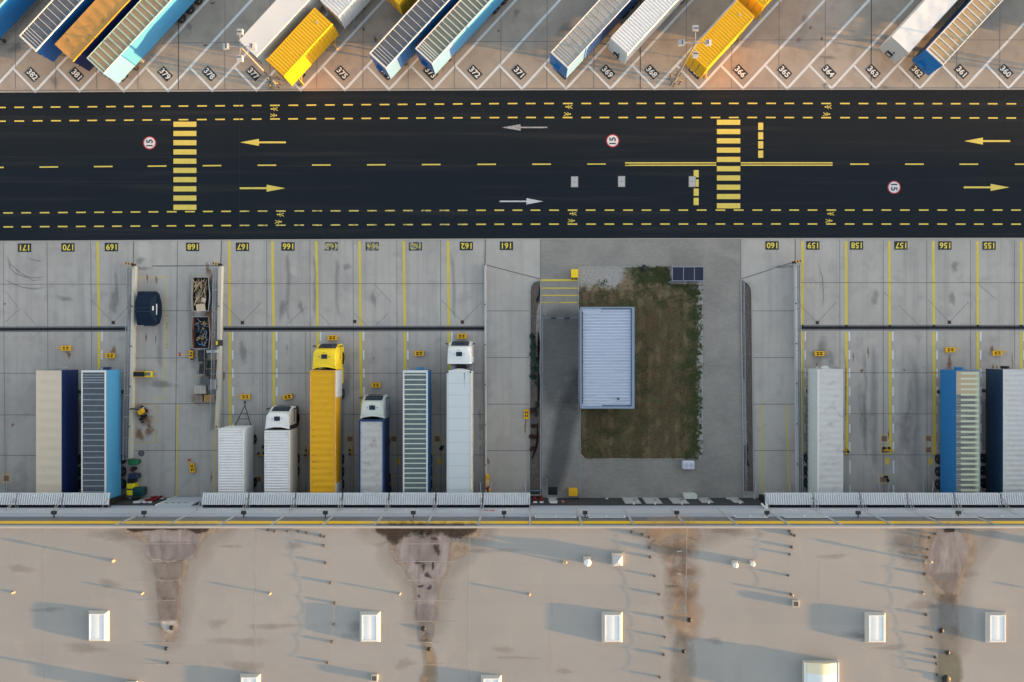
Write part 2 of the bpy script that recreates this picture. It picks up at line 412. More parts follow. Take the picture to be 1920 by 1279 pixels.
# ---- lane markings
R1 = [(0, 201.6), (480, 198), (960, 194.2), (1440, 193.9), (1920, 194.8)]
R2 = [(0, 227.4), (480, 223.4), (960, 220.4), (1440, 220.4), (1920, 221.4)]
R3 = [(0, 399.4), (480, 396), (960, 394.2), (1440, 394), (1920, 394)]
R4 = [(0, 425.6), (480, 422.6), (960, 420.4), (1440, 420), (1920, 420.4)]
mb = MB(); mw = MB()
for tab, off in ((R1, 27), (R2, 27), (R3, 6), (R4, 6)):
    n = -12
    while True:
        base = 27 if tab in (R1, R2) else 6; p1, kx = (34.25, 28) if base == 27 else (34.1, 29)
        x = base + p1 * n if n <= kx else base + p1 * kx + 34.65 * (n - kx)
        n += 1
        if x > 2300: break
        x += random.uniform(-.5, .5); y = lerp_tab(tab, x); y2 = lerp_tab(tab, x + 18)
        worn = tab in (R3, R4) and 440 < x < 880
        t = mw if worn else mb
        if abs(tab[0][1] - 425.6) < .1 and 270 < x < 285: pl(t, x + 6, y, x + 18, y2, 2.4)
        else: pl(t, x, y, x + 18.2, y2, 2.5)
part(mb, 'walkway_dashes', YEL_A, road); part(mw, 'worn_walkway_dashes', YEL_F, road)
CL = [(0, 314), (480, 310), (960, 308), (1440, 307.8), (1920, 308)]
mb = MB()
for x in [-28 - 101.5 * 2, -28 - 101.5, -28, 74, 176, 277, 380, 483, 585, 688, 791, 895, 998, 1101, 1594, 1697, 1799, 1903, 2005]:
    pl(mb, x, lerp_tab(CL, x), x + 35, lerp_tab(CL, x + 35), 2.5)
part(mb, 'centre_dashes', YEL_A, road)
mb = MB()
for y in (305.6, 309.9):
    pl(mb, 1172, y, 1343, y - .2, 2.4); pl(mb, 1389, y - .2, 1561, y - .2, 2.4)
part(mb, 'double_centre_line', YEL_A, road)
for x0, x1, y0, pit in ((325.2, 368.2, 228.3, 17.3), (1344.2, 1388, 224.6, 17.4)):
    mb = MB()
    for i in range(10): rect(mb, x0, y0 + pit * i, x1, y0 + pit * i + 9.6)
    part(mb, 'crosswalk', YEL_A, road)
mb = MB()
for y in (230.2, 247.8, 265, 282.4): rect(mb, 1421.6, y, 1431, y + 13.6)
part(mb, 'stop_line', YEL_A, road)
mb = MB()
for y in (319, 336.5, 353.6, 371): rect(mb, 1300.6, y, 1310, y + 13.6)
part(mb, 'stop_line', YEL_A, road)
def arrow(tip, neck, tail, y, hw, sw, m):
    mb = MB(); d = 1 if tip > tail else -1
    mb.sheet([P(tip, y, Z1), P(neck, y - hw, Z1), P(neck, y + hw, Z1)]); rect(mb, min(neck, tail), y - sw / 2, max(neck, tail), y + sw / 2)
    part(mb, 'direction_arrow', m, road)
arrow(450.5, 485.5, 536, 267, 6.6, 3.4, YEL_A); arrow(534.5, 500, 449.5, 353, 6.6, 3.4, YEL_A)
arrow(1808, 1843, 1894, 264.6, 6.6, 3.4, YEL_A); arrow(1892.5, 1857.5, 1807, 351.4, 6.6, 3.4, YEL_A)
arrow(941, 976, 1026, 239, 6, 2.6, paint('ghost_white_paint', (.34, .34, .36), (.04, .045, .05), .40, 4, .2)); arrow(1018.5, 987, 937, 377.6, 6, 2.6, WHT_A)
SG_R = paint('red_sign_paint', (.42, .025, .04), (.05, .03, .03), .12); SG_W = paint('white_sign_paint', (.62, .62, .64), (.3, .3, .3), .12); SG_K = paint('navy_digit_paint', (.015, .017, .03), (.3, .3, .3), .06)
def speed(px, py, rot):
    c = P(px, py, Z1); ring = lambda r, z: [c + Vector((r * math.cos(a * math.pi / 24), r * math.sin(a * math.pi / 24), z)) for a in range(48)]
    o = part(MB().sheet(ring(12.3 / S, 0)), 'speed_limit_marking', SG_R, road)
    part(MB().sheet(ring(10.3 / S, .004)), 'sign_face', SG_W, o)
    t = text_mb('15', .93, .022); t.v = [c + Matrix.Rotation(R(rot), 3, 'Z') @ (v + Vector((0, 0, .008))) for v in t.v]
    part(t, 'digits', SG_K, o)
speed(280.5, 268, 90); speed(1148.7, 264, 90); speed(1676.5, 351.3, -90)
# pedestrian symbols in the walkways
def walker(px, py, d):
    mb = MB(); q = lambda x, y: P(px + d * x, py + y, Z1)
    mb.sheet([P(px + d * -5 + 1.5 * math.cos(a), py + 1.5 * math.sin(a), Z1) for a in [i * math.pi / 5 for i in range(10)][::-1]])
    for a, b, w in (((-3.6, 0), (1.4, 0), 1.9), ((1.0, .2), (6.8, 3.0), 1.2), ((1.0, -.2), (6.4, -3.0), 1.2), ((-3, .2), (1, 3.8), .9), ((-3, -.2), (.2, -3.8), .9)): mb.line(q(*a), q(*b), w / S)
    part(mb, 'pedestrian_symbol', YEL_A, road)
for a in ((514, 204.4, 1), (513, 216.4, -1), (1066.5, 200.4, 1), (1064, 214, -1), (1552.5, 200.6, 1), (1550, 214.2, -1), (525.5, 402.4, 1), (522, 416, -1), (1074.5, 400.6, 1), (1071.5, 414, -1), (1557.5, 400.8, 1), (1554.5, 414, -1)): walker(*a)
COVER = mat('cover_concrete', (.42, .42, .43), .8, .15, 4); CAST = mat('cast_iron', (.05, .042, .04), .7, .3, 4)
for x, y in ((1077.3, 341), (1165.4, 340.4), (1298, 340.6)):
    a = MB(); p = P(x, y); a.box(p.x - .385, p.x + .385, p.y - .58, p.y + .58, .004, .014); o = part(a, 'manhole_cover', mat('cover_frame', (.30, .22, .19), .8, .2), road)
    a = MB(); a.box(p.x - .33, p.x + .33, p.y - .52, p.y + .52, .010, .018); part(a, 'cover_slab', COVER, o)
    a = MB(); a.lathe([(.05, .018), (.05, .022)], 10, c=(p.x, p.y, 0)); part(a, 'lifting_hole', CAST, o)

# ---- upper yard: slanted bays
ux, uy = .678, -.735                       # along a bay, in photo pixels
mb = MB()
for kk in range(-6, 30):
    tx, ty = 66 + 82.95 * kk, lerp_tab([(0, 172), (960, 167), (1920, 165.6)], 66 + 82.95 * kk)
    pl(mb, tx - ux * 2, ty - uy * 2, tx + ux * 330, ty + uy * 330, 4.6, Z1)
    pl(mb, tx + .5, ty, tx - 40.6, ty - 42.6, 4.2, Z2)
part(mb, 'bay_lines', WHT_C, upper)
def number(px, py, txt, rot, w, h, size, pm, dm, par, bold=.02, z=Z2):
    c = P(px, py, 0); Rm = Matrix.Rotation(R(rot), 3, 'Z')
    o = part(MB().sheet([c + Rm @ Vector((sx * w / 2, sy * h / 2, 0)) + Vector((0, 0, z + .004)) for sx, sy in ((-1, -1), (1, -1), (1, 1), (-1, 1))]), 'bay_number', pm, par)
    t = text_mb(txt, size, bold, 1.02); t.v = [c + Rm @ v + Vector((0, 0, z + .008)) for v in t.v]
    part(t, 'digits', dm, o); return o
for kk in range(23):
    if kk in (6,): pass
    tx = 66 + 82.95 * kk; ty = lerp_tab([(0, 172), (960, 167), (1920, 165.6)], tx)
    number(tx - 5, ty - 31.6, str(382 - kk), -46, 1.42, .92, .84, PLATE, DIG_W, upper, .021)

# ---- lower yard: dock bays
LN = [(183, 185.8, 184.5, 890), (430, 430.6, 432, 800), (510.5, 513, 514, 775), (593, 595.4, 597, 930), (674, 676, 678, 770), (757, 759, 761, 700), (840, 841.6, 842.5, 700),
      (1504.6, 1504.4, 1504.2, 853), (1586.5, 1587, 1588.2, 853), (1667.5, 1668.4, 1669.8, 853), (1750, 1751, 1752.6, 853), (1833, 1833.4, 1833.8, 853), (1914.5, 1914.6, 1914.6, 853)]
mb = MB(); md = MB()
for a, b, c, ye in LN:
    pl(mb, a, 452, b, 612, 4.5); pl(mb, b, 622, b + (c - b) * (ye - 622) / 231, ye, 4.8)
    y = 622; i = 0
    while y < 925:
        w = 3.0; pl(md, b + 5.4 + (c - b) * (y - 622) / 231, y, b + 5.4 + (c - b) * (y + 17 - 622) / 231, y + (25 if i % 9 == 7 else 17.5), w)
        y += 34.5 if i % 9 != 7 else 46; i += 1
part(mb, 'bay_lines', YEL_C, lower); part(md, 'guide_dashes', WHT_C, lower)
for px, py, n, worn in ((46.2, 464.6, '171', 0), (127.5, 464, '170', 0), (209, 463.4, '169', 0), (361.3, 463, '168', 0), (454.7, 462.8, '167', 0), (540, 462.3, '166', 1), (621, 462.2, '165', 2), (698, 462, '164', 2), (779, 462, '163', 2),
                        (874.3, 461.4, '162', 0), (949.6, 461, '161', 0), (1447.5, 460.4, '160', 0), (1524, 460.4, '159', 0), (1605.8, 460.3, '158', 0), (1689, 460.3, '157', 0), (1771.6, 460.5, '156', 0), (1854.4, 460.6, '155', 1)):
    number(px, py, n, 180, 1.40, .90, .84, PLATE_W if worn == 2 else PLATE, DIG_YW if worn == 2 else DIG_Y, lower, .018)
FADE = paint('faded_digit_paint', (.62, .55, .22), (.395, .385, .375), .46, 5)
for px, n, sz in ((1524.5, '159', .62), (1688, '157', .62)):
    t = text_mb(n, sz, .0, 1.5); c = P(px, 535.5, Z1); t.v = [c + Matrix.Rotation(math.pi, 3, 'Z') @ v for v in t.v]
    part(t, 'faded_bay_number', FADE if n == '159' else paint('ghost_digit_paint', (.5, .46, .3), (.395, .385, .375), .6, 5), lower)
# thin lines on ramp 168 and by ramp 160
mb = MB()
for s in ((253, 521, 312, 519, 1.2), (311.6, 519, 307.6, 748, 1.4), (282, 748, 308, 748, 1.2), (250, 748, 263, 748, 1.2), (249, 758.5, 291, 758.5, 1.1), (290.6, 758.5, 289.6, 830, 1.2), (249, 829.8, 290, 829.8, 1.2),
          (362, 518, 398, 516, 1.2), (361, 584, 361, 594, 1.0), (369, 757.5, 403, 757.5, 1.1), (371, 660, 371, 720, 1.0)): pl(mb, *s[:4], s[4], Z2)
part(mb, 'storage_outline', YEL_T, lower)
mb = MB()
for s in ((333.4, 759, 330.6, 931, 2.6), (404, 759, 401.5, 924, 2.0), (1428.4, 759, 1429.6, 921, 2.5), (1475.4, 759, 1478, 921, 2.3)): pl(mb, *s[:4], s[4], Z2)
part(mb, 'guide_line', YEL_C, lower)
mb = MB()                                    # lettering too worn to read beside the outlines
for x, y0, y1 in ((313.5, 590, 651), (294.6, 764, 795), (293.8, 803, 829)):
    y = y0
    while y < y1:
        hgt = random.uniform(2, 3.4)
        for q in range(3):
            if random.random() < .7: rect(mb, x - 1.5 + q, y, x - .8 + q, y + hgt * random.uniform(.5, 1), Z2)
        rect(mb, x - 1.5, y + random.uniform(0, 2), x + 1.5, y + random.uniform(2, 2.7), Z2); y += random.uniform(5, 6)
part(mb, 'worn_lettering', YEL_T, lower)
mb = MB()                                    # landing-gear plate outlines in the right-hand bays
def outline(x0, y0, x1, y1, w=1.1):
    pl(mb, x0, y0, x1, y0, w); pl(mb, x0, y1, x1, y1, w); pl(mb, x0, y0, x0, y1, w); pl(mb, x1, y0, x1, y1, w)
for x in (1658, 1741, 1575, 820, 738, 656, 574): outline(x - 7.5, 815, x + 7.5, 830.5); outline(x - 7.5, 836, x + 7.5, 851.5)
outline(1646, 891, 1668, 907)
for x in (733, 815, 651, 478): outline(x, 892, x + 21, 908)
outline(4, 889, 20, 905, 1.3)
part(mb, 'plate_outline', YEL_T, lower)
mb = MB()
for x in (1663, 1745, 824, 746): rect(mb, x - 4.2, 858.5, x + 4.2, 871)
part(mb, 'yellow_patch', YEL_T, lower)
# steel plates, stains
for x, y, r in ((1658, 822.5, 1), (1658, 843.5, .5), (1741, 822.5, 1.), (1741, 843.5, .6), (1655, 899, .7), (12, 897, .6), (820, 823, .6), (738, 823, .5), (656, 823, .5), (484, 899, .8)):
    blob('rust_stain', [(x - 4, y - 4), (x + 4, y - 4), (x + 4, y + 4), (x - 4, y + 4)], Z2, RUST, lower, .12, False)
for x, y, rx, ry in ((129, 665, 5, 8), (213, 657, 8, 7), (265, 770, 22, 10), (272, 785, 18, 16), (262, 815, 10, 14), (280, 805, 8, 20), (292, 635, 2, 9), (274, 633, 2.5, 8), (276, 521, 2.5, 9), (293, 525, 2.5, 11), (390, 505, 7, 12), (397, 520, 5, 18), (392, 585, 12, 10), (394, 600, 6, 18),
                     (396, 895, 1.6, 14), (985, 800, 2.5, 18), (1616, 695, 5, 4), (1600, 670, 2, 9), (1628, 660, 2, 16), (1586, 730, 1.4, 90), (1780, 680, 5, 22), (1860, 655, 4, 10), (1862, 690, 3, 10), (1898, 680, 1.6, 20), (9, 570, 3, 3), (1696, 694, 4, 3), (1532, 683, 3, 6), (420, 705, 2.4, 14), (24, 797, 3, 5), (250, 853, 2, 2), (915, 865, 4, 8), (1666, 815, 1.5, 12), (1580, 820, 3, 14)):
    patch('rust_stain', x, y, rx, ry, Z2 if not 1390 < x < 1490 else Z3, RUST, lower)
for x, y, rx, ry in ((564, 575, 6, 16), (650, 500, 8, 10), (700, 560, 6, 20), (1790, 500, 9, 14), (1640, 560, 9, 18), (1785, 560, 8, 18), (265, 503, 22, 5), (262, 489, 12, 8), (1470, 500, 28, 4), (538, 655, 2, 12), (700, 672, 5, 2.5), (900, 780, 4, 12), (901, 800, 5, 12), (901, 822, 3, 6), (901, 840, 4, 5), (790, 663, 8, 9), (120, 560, 16, 8), (215, 560, 12, 30), (650, 720, 12, 40), (1620, 780, 12, 60), (1700, 800, 14, 70), (1540, 660, 20, 30), (455, 660, 8, 30), (530, 580, 10, 20), (300, 720, 30, 12), (1565, 700, 10, 20)):
    patch('oil_stain', x, y, rx, ry, Z2, OIL, lower)
for pts in ([(14, 480), (18, 500), (27, 512), (45, 519), (70, 521), (90, 520)], [(0, 518), (20, 530), (42, 539), (66, 542), (96, 538)], [(46, 478), (58, 486), (74, 490), (86, 490)], [(10, 470), (20, 496), (36, 510), (62, 526), (90, 525)], [(1530, 480), (1542, 520), (1544, 560), (1538, 590)]):
    mark_strip('tyre_mark', pts, 4.5, Z2, TYRE, lower)
for x, y0, y1, w in ((590, 470, 600, 5), (540, 470, 610, 6), (632, 480, 600, 6), (850, 470, 608, 5), (1560, 640, 900, 9), (1640, 630, 900, 10), (1622, 640, 880, 6), (1715, 650, 910, 14), (218, 500, 600, 5), (360, 500, 700, 10), (300, 560, 700, 8)):
    mark_strip('tyre_mark', [(x + random.uniform(-1.5, 1.5), y0 + (y1 - y0) * t / 6) for t in range(7)], w * 2.6, Z2, LANE, lower)
for x, y, rx, ry in ((202, 54, 2.5, 3), (684, 16, 3, 3), (682, 55, 3, 4), (704, 74, 4, 6), (560, 160, 6, 3), (1520, 52, 3, 3), (1541, 72, 3, 4), (935, 58, 3, 3), (385, 85, 5, 3), (398, 6, 5, 3)):
    patch('rust_stain', x, y, rx, ry, Z2, stain_mat('brown_stain', (.16, .09, .06), .7, 3, .9), upper)
for i in range(26):
    x, y = random.uniform(0, 1920), random.uniform(0, 165); patch('oil_stain', x, y, random.uniform(3, 22), random.uniform(3, 14), Z2, OIL, upper)
for s in ((1680, 30, 1700, 110), (820, 5, 832, 150), (1090, 95, 1060, 165)):
    mark_strip('tyre_mark', [(s[0] + (s[2] - s[0]) * t / 5, s[1] + (s[3] - s[1]) * t / 5) for t in range(6)], 5, Z2, TYRE, upper)

# ---- channel drain and gullies
for x0, x1, y0, y1, i in ((-120, 238, 618, 616.6, 0), (419, 908, 617, 616, 1), (1500, 2060, 614.6, 614.2, 2)):
    mb = MB(); pl(mb, x0, y0, x1, y1, 10.5, Z1, 0); pl(mb, x0, y0, x1, y1, 5.0, Z2, 1)
    n = int((x1 - x0) / 9)
    for q in range(n + 1):
        x = x0 + (x1 - x0) * q / max(1, n); y = y0 + (y1 - y0) * q / n; pl(mb, x, y - 2.4, x, y + 2.4, .7, Z3, 2)
    part(mb, 'channel_drain', [mat('drain_edge', (.15, .155, .17), .8, .25, 3), mat('drain_slot', (.008, .008, .01), .9, .3), mat('drain_grate', (.02, .02, .022), .6, .2)], lower)
for x, y in ((212.4, 605), (454.6, 605), (665, 603), (867, 604), (1532.4, 605), (1780, 604.4)):
    p = P(x, y); mb = MB(); mb.box(p.x - .18, p.x + .18, p.y - .18, p.y + .18, .0, .012)
    for q in range(4): mb.box(p.x - .15, p.x + .15, p.y - .14 + .08 * q, p.y - .11 + .08 * q, .012, .02)
    part(mb, 'gully_grate', mat('rusty_iron', (.055, .035, .032), .8, .3, 6), lower)
p = P(265, 850); mb = MB(); mb.lathe([(.34, .0), (.34, .016), (.29, .016), (.29, .010)], 24, c=(p.x, p.y, 0), mi=0)
for q in range(5):
    w = .25 * math.sqrt(max(.05, 1 - ((q - 2) / 2.6) ** 2)); mb.box(p.x - w, p.x + w, p.y - .23 + .1 * q, p.y - .18 + .1 * q, .010, .018, 1)
part(mb, 'manhole_cover', [mat('grey_iron', (.07, .075, .085), .6, .2, 5), mat('iron_rib', (.16, .17, .19), .6, .2, 5)], lower)

# ---- grass plot in the paving
def grassmat():
    m, nt, b, _ = new_mat('grass_soil'); tc = N(nt, 'ShaderNodeTexCoord'); sx = N(nt, 'ShaderNodeSeparateXYZ'); nt.links.new(tc.outputs['Object'], sx.inputs[0])
    X, Y = sx.outputs[0], sx.outputs[1]; n1 = noise(nt, .55, 7, dist=.6, rough=.7); n2 = noise(nt, 2.2, 6, rough=.75); n3 = noise(nt, 5, 5); n4 = noise(nt, .9, 5, (1, .10, 1))
    col = mix(nt, rng(nt, n1, .38, .64), (.165, .125, .075), (.078, .090, .040))
    col = mix(nt, math_(nt, 'MULTIPLY', rng(nt, n4, .46, .60), .75), col, (.080, .054, .033))
    col = mix(nt, math_(nt, 'MULTIPLY', rng(nt, n2, .56, .72), .6), col, (.21, .165, .11))
    def ramp(v, a, b_): return rng(nt, v, a, b_)
    top = math_(nt, 'MULTIPLY', ramp(Y, P(0, 590).y, P(0, 555).y), rng(nt, n2, .38, .6)); col = mix(nt, math_(nt, 'MULTIPLY', top, .6), col, (.23, .185, .125))
    # top-left corner: bare gravel, right edge: gravel showing between weeds
    tl = math_(nt, 'MULTIPLY', ramp(math_(nt, 'ADD', X, math_(nt, 'MULTIPLY', Y, -1.6)), P(1215, 500).x - 1.6 * P(1215, 500).y + 1.0, P(1120, 540).x - 1.6 * P(1120, 540).y - 2.5), 1.0)
    yy = ramp(Y, P(0, 566).y, P(0, 516).y)
    pale = math_(nt, 'MULTIPLY', math_(nt, 'MULTIPLY', yy, ramp(X, P(1200, 0).x, P(1150, 0).x)), 1.0)
    re = ramp(X, P(1298, 0).x, P(1312, 0).x)
    pale = math_(nt, 'MAXIMUM', pale, math_(nt, 'MULTIPLY', re, .95))
    br = math_(nt, 'MULTIPLY', ramp(X, P(1285, 0).x, P(1300, 0).x), ramp(Y, P(0, 560).y, P(0, 540).y)); pale = math_(nt, 'MAXIMUM', pale, br)
    f = rng(nt, math_(nt, 'ADD', math_(nt, 'MULTIPLY', pale, .52), math_(nt, 'ADD', math_(nt, 'MULTIPLY', n2, .6), math_(nt, 'MULTIPLY', n1, .5))), .74, .98)
    col = mix(nt, f, col, mix(nt, n3, (.16, .15, .145), (.50, .48, .47)))
    nt.links.new(col, b.inputs['Base Color']); setin(b, Roughness=.95); b.inputs['Specular IOR Level'].default_value = .1
    return m
GP = [(1084.5, 500.5), (1257, 500.5), (1257, 532), (1316.5, 532), (1317, 853), (1309.5, 860.5), (1097, 860.5), (1088, 851), (1088, 768), (1085, 768)]
mb = MB(); mb.sheet([P(x, y, .03) for x, y in GP]); soil = tag(mb.build('soil_bed', grassmat()), kind='structure')
kb = MB(); n = len(GP)
for i in range(n):
    kb.line(P(*GP[i], .05), P(*GP[(i + 1) % n], .05), .09)
part(kb, 'edging', mat('edging_stone', (.36, .35, .33), .85, .2, 3), soil)
gm = MB(); ga = random.Random(3)
def inside(x, y):
    c = False
    for i in range(n):
        (x0, y0), (x1, y1) = GP[i], GP[(i + 1) % n]
        if (y0 > y) != (y1 > y) and x < (x1 - x0) * (y - y0) / (y1 - y0) + x0: c = not c
    return c and not (1086 < x < 1192 and 574 < y < 768)
from mathutils import noise as mn
cnt = 0
while cnt < 21000:
    x, y = ga.uniform(1085, 1317), ga.uniform(501, 861)
    if not inside(x, y): continue
    nv = mn.noise(Vector((x * .05, y * .05, 0))) + .5 * mn.noise(Vector((x * .16, y * .16, 4)))
    hv = mn.noise(Vector((x * .33, y * .21, 9)))
    dens = .42 + nv * .9 + .22 * math.sin(x * .36 + 1.5 * mn.noise(Vector((x * .02, y * .008, 2))))
    if y < 545 and x < 1185: dens = -.45 + nv * .8 + hv * .5 + (y - 520) / 60
    elif y < 528: dens = .55 + nv * 1.1
    if x > 1290: dens = .40 + hv * 1.3 + nv * .5 - max(0, x - 1306) / 22
    if ga.random() > dens: cnt += .02; continue
    cnt += 1; p = P(x, y, .03); a = ga.uniform(0, 6.3)
    green = (y < 538 + 26 * nv and x > 1172 - 40 * nv - (y - 500) * .5 and ga.random() < .8) or ga.random() < .22 + nv * .75 + max(0, (x - 1268) / 50) - (.35 if 1215 < x < 1275 and y > 580 else 0)
    big = 1.5 if (y < 530 and x > 1160) else (1.25 if x > 1285 else .85)
    for b in range(4):
        a += 1.3 + ga.uniform(0, .8); l = ga.uniform(.09, .19) * big; hgt = ga.uniform(.03, .10) * big; w = ga.uniform(.012, .03) * big
        d = Vector((math.cos(a), math.sin(a), 0)); s_ = Vector((-d.y, d.x, 0)) * w
        gm.add([p - s_, p + s_, p + d * l + Vector((0, 0, hgt))], [(0, 1, 2)], (0 if ga.random() < .6 else 1) if green else (2 if ga.random() < .65 else 3))
tag(gm.build('grass', [mat('grass_green', (.055, .080, .024), .8, .35, 3), mat('weed_green', (.038, .060, .024), .8, .3, 3), mat('dry_grass', (.175, .132, .075), .9, .3, 3), mat('straw', (.105, .07, .038), .9, .2, 3)]), kind='stuff')
# ---- mulch beds with raised kerb
BED = mat('bark_mulch', (.105, .085, .075), .95, .5, 7, dirt=(.24, .21, .20), dirt_amt=.75)
KST = mat('bed_kerb', (.34, .335, .325), .85, .15, 3)
for pts in ([(992.5, 928), (994, 545), (995.5, 536), (1000, 529.5), (1008, 526.5), (1014, 526), (1013.5, 928)], [(1389, 526), (1395, 527), (1402, 531), (1407, 538), (1409, 548), (1413, 922), (1394, 922)]):
    mb = MB(); mb.sheet([P(x, y, .04) for x, y in pts]); o = tag(mb.build('mulch_bed', BED), kind='structure')
    kb = MB()
    for i in range(len(pts)):
        a, b = P(*pts[i]), P(*pts[(i + 1) % len(pts)]); d = (b - a).normalized(); nn = Vector((-d.y, d.x, 0)) * .055
        kb.prism([(q.x, q.y) for q in (a - nn, b - nn, b + nn, a + nn)], 0, .1)
    part(kb, 'bed_kerb', KST, o)
    ch = MB(); r2 = random.Random(5); x0, x1 = (995, 1012) if pts[0][0] < 1100 else (1391, 1408)
    for i in range(1900):
        y = r2.uniform(530, 922); x = r2.uniform(x0, x1) + (y - 530) * .006; p = P(x, y, .05 + r2.uniform(0, .03)); a = r2.uniform(0, 6.3); d = Vector((math.cos(a), math.sin(a), r2.uniform(-.3, .3))) * r2.uniform(.04, .11); s_ = Vector((-d.y, d.x, r2.uniform(-.03, .03))).normalized() * r2.uniform(.015, .04)
        ch.add([p - s_, p + d, p + s_], [(0, 1, 2)], r2.choice((0, 0, 1, 1, 2)))
    c = part(ch, 'bark_chips', [mat('chip_dark', (.045, .035, .03), .9, .3), mat('chip_mid', (.15, .12, .105), .9, .3), mat('chip_pale', (.30, .27, .25), .9, .3)], o); c['kind'] = 'stuff'
for pts in ([(1012, 538), (1010, 552), (1006, 562), (1008, 566), (1013, 548)], [(1009, 620), (1012, 650), (1010, 690), (1012, 720), (1010, 760), (1008, 758), (1009, 700), (1008, 660)], [(1008, 790), (1009, 830), (1000, 856), (997, 860), (1005, 832)]):
    blob('drain_sheet', pts, .085, stain_mat('liner', (.008, .009, .011), .95, 3, .3), lower, .05)
for pts in ([(1400, 830), (1402, 845), (1400, 855), (1404, 872), (1401, 872), (1398, 855), (1400, 846)],):
    blob('drain_sheet', pts, .085, stain_mat('liner', (.008, .009, .011), .95, 3, .3), lower, .05)
blob('gravel_patch', [(1007, 590), (1013, 575), (1013, 690), (1009, 690), (1007, 640)], .085, stain_mat('pale_gravel', (.30, .28, .26), .8, 3, .6), lower, .2)
blob('gravel_patch', [(1392, 720), (1396, 720), (1398, 800), (1400, 830), (1394, 830), (1393, 780)], .085, stain_mat('pale_gravel', (.30, .28, .26), .8, 3, .6), lower, .15)
# ramp lane left of the plot
mb = MB()
pl(mb, 1014, 525.6, 1084.5, 525.2, 3.4, Z3)
for y in (540.4, 553.8, 567.2): pl(mb, 1014.5, y, 1084, y, 1.9, Z3)
part(mb, 'ramp_lines', YEL_C, paving)
mb = MB(); pl(mb, 1014.6, 526, 1015.5, 930, 1.2, Z3); part(mb, 'lane_joint', JOINT_L, paving)
blob('lane_shade', [(1087, 700), (1080, 715), (1070, 735), (1058, 760), (1050, 790), (1042, 830), (1036, 870), (1030, 905), (1040, 912), (1052, 880), (1060, 850), (1068, 800), (1076, 770), (1087, 752)], Z3, LANE_SHADE, paving, 1.3)  # soft dark sheet: shade beside the small building painted onto the paving
blob('lane_shade', [(1022, 602), (1083, 602), (1084, 720), (1060, 760), (1030, 740), (1022, 680)], Z3, stain_mat('faint_shade', (.10, .115, .13), .32, .3, .08), paving, 1.6)  # fainter sheet painting the broad shade over the upper part of the lane
mb = MB(); p = P(1036.5, 920.5); mb.box(p.x - .48, p.x + .48, p.y - .42, p.y + .42, .0, .03)
for q in range(10): mb.box(p.x - .44, p.x + .44, p.y - .39 + .085 * q, p.y - .365 + .085 * q, .03, .045)
part(mb, 'floor_grate', mat('black_grate', (.012, .016, .017), .7, .2), paving)
# ================================================================== WAREHOUSE
ZR, ZP = 12.75, 13.0
wx = lambda px, z: (px - NX) * (H - z) / H / S       # world x of a photo column at height z
def wz(py): return H * (1 - (933.5 - NY) / (py - NY)) # height on the front wall of a photo row
WH = thing('warehouse', 'long grey and yellow banded warehouse with a flat beige roof and dock canopies', 'warehouse', (0, 0, 0))
X0, X1, YB = -170.0, 300.0, -150.0
PANEL = mat('blue_grey_panel', (.44, .475, .54), .45, .06, .4); PANEL_D = mat('periwinkle_panel', (.36, .40, .50), .45, .06, .4)
BASE = mat('anthracite_panel', (.035, .037, .042), .6, .15, .6); CHAR = mat('charcoal_band', (.14, .15, .168), .5, .08, .5)
BAND = mat('yellow_band', (.92, .56, .006), .45, .05, .5); COPE = mat('coping', (.40, .42, .45), .45, .08, .4)
LIP = mat('pale_flashing', (.40, .37, .34), .5, .1, .6)
T = .25
def strip(name, z0, z1, y_out, m, x0=X0, x1=X1):
    mb = MB(); mb.box(x0, x1, WY - .12, WY - T + y_out, z0, z1); return mb.build(name, m, WH)
# front wall: courses butted one on the other
strip('dark_base', 0, 4.1, T, BASE); strip('wall_course', 4.1, 5.35, T + .03, PANEL_D)
strip('wall_course', 5.35, 7.6, T + .05, PANEL); strip('wall_course', 7.6, 9.05, T + .04, PANEL_D)
strip('charcoal_band', 9.05, 10.75, T, CHAR); strip('yellow_band', 10.75, 11.75, T + .01, BAND); strip('charcoal_band', 11.75, 12.45, T, CHAR)
strip('coping', 12.45, ZP, T + .06, COPE)
mb = MB(); mb.box(X0, X1, WY - .10, WY + .05, ZP, ZP + .04); mb.build('flashing', LIP, WH)
mb = MB()
for x in (-.0,): mb.box(X0, X0 + .3, YB, WY - .12, 0, ZP); mb.box(X1 - .3, X1, YB, WY - .12, 0, ZP); mb.box(X0 + .3, X1 - .3, YB, YB + .3, 0, ZP)
mb.build('wall', PANEL, WH)
rf = MB(); rf.sheet([(X0 + .3, YB + .3, ZR), (X1 - .3, YB + .3, ZR), (X1 - .3, WY - .12, ZR), (X0 + .3, WY - .12, ZR)])
roof = rf.build('roof', ROOF, WH)
# pilaster covers on every bay line
PIL = mat('pale_cover_strip', (.40, .43, .46), .5, .05)
for i in range(-8, 19):
    x = wx(994, 12) + 4.61 * i
    mb = MB(); mb.box(x - .09, x + .09, WY, WY + .09, 5.4, 12.42); mb.build('cover_strip', PIL, WH)
# floodlights
for px in (-60, 101, 270, 457, 610, 775, 945, 1097, 1269, 1438, 1609, 1797, 1960):
    z = 9.3; x = wx(px, z); mb = MB()
    mb.box(x - .22, x + .22, WY + .30, WY + .62, z - .12, z + .12, 0, .03); mb.box(x - .05, x + .05, WY, WY + .32, z - .05, z + .02)
    o = mb.build('floodlight', DSTEEL, WH)
    mb = MB(); mb.box(x - .19, x + .19, WY + .34, WY + .6, z - .14, z - .122); mb.build('lens', mat('dim_lens', (.35, .37, .4), .2, .05), o)
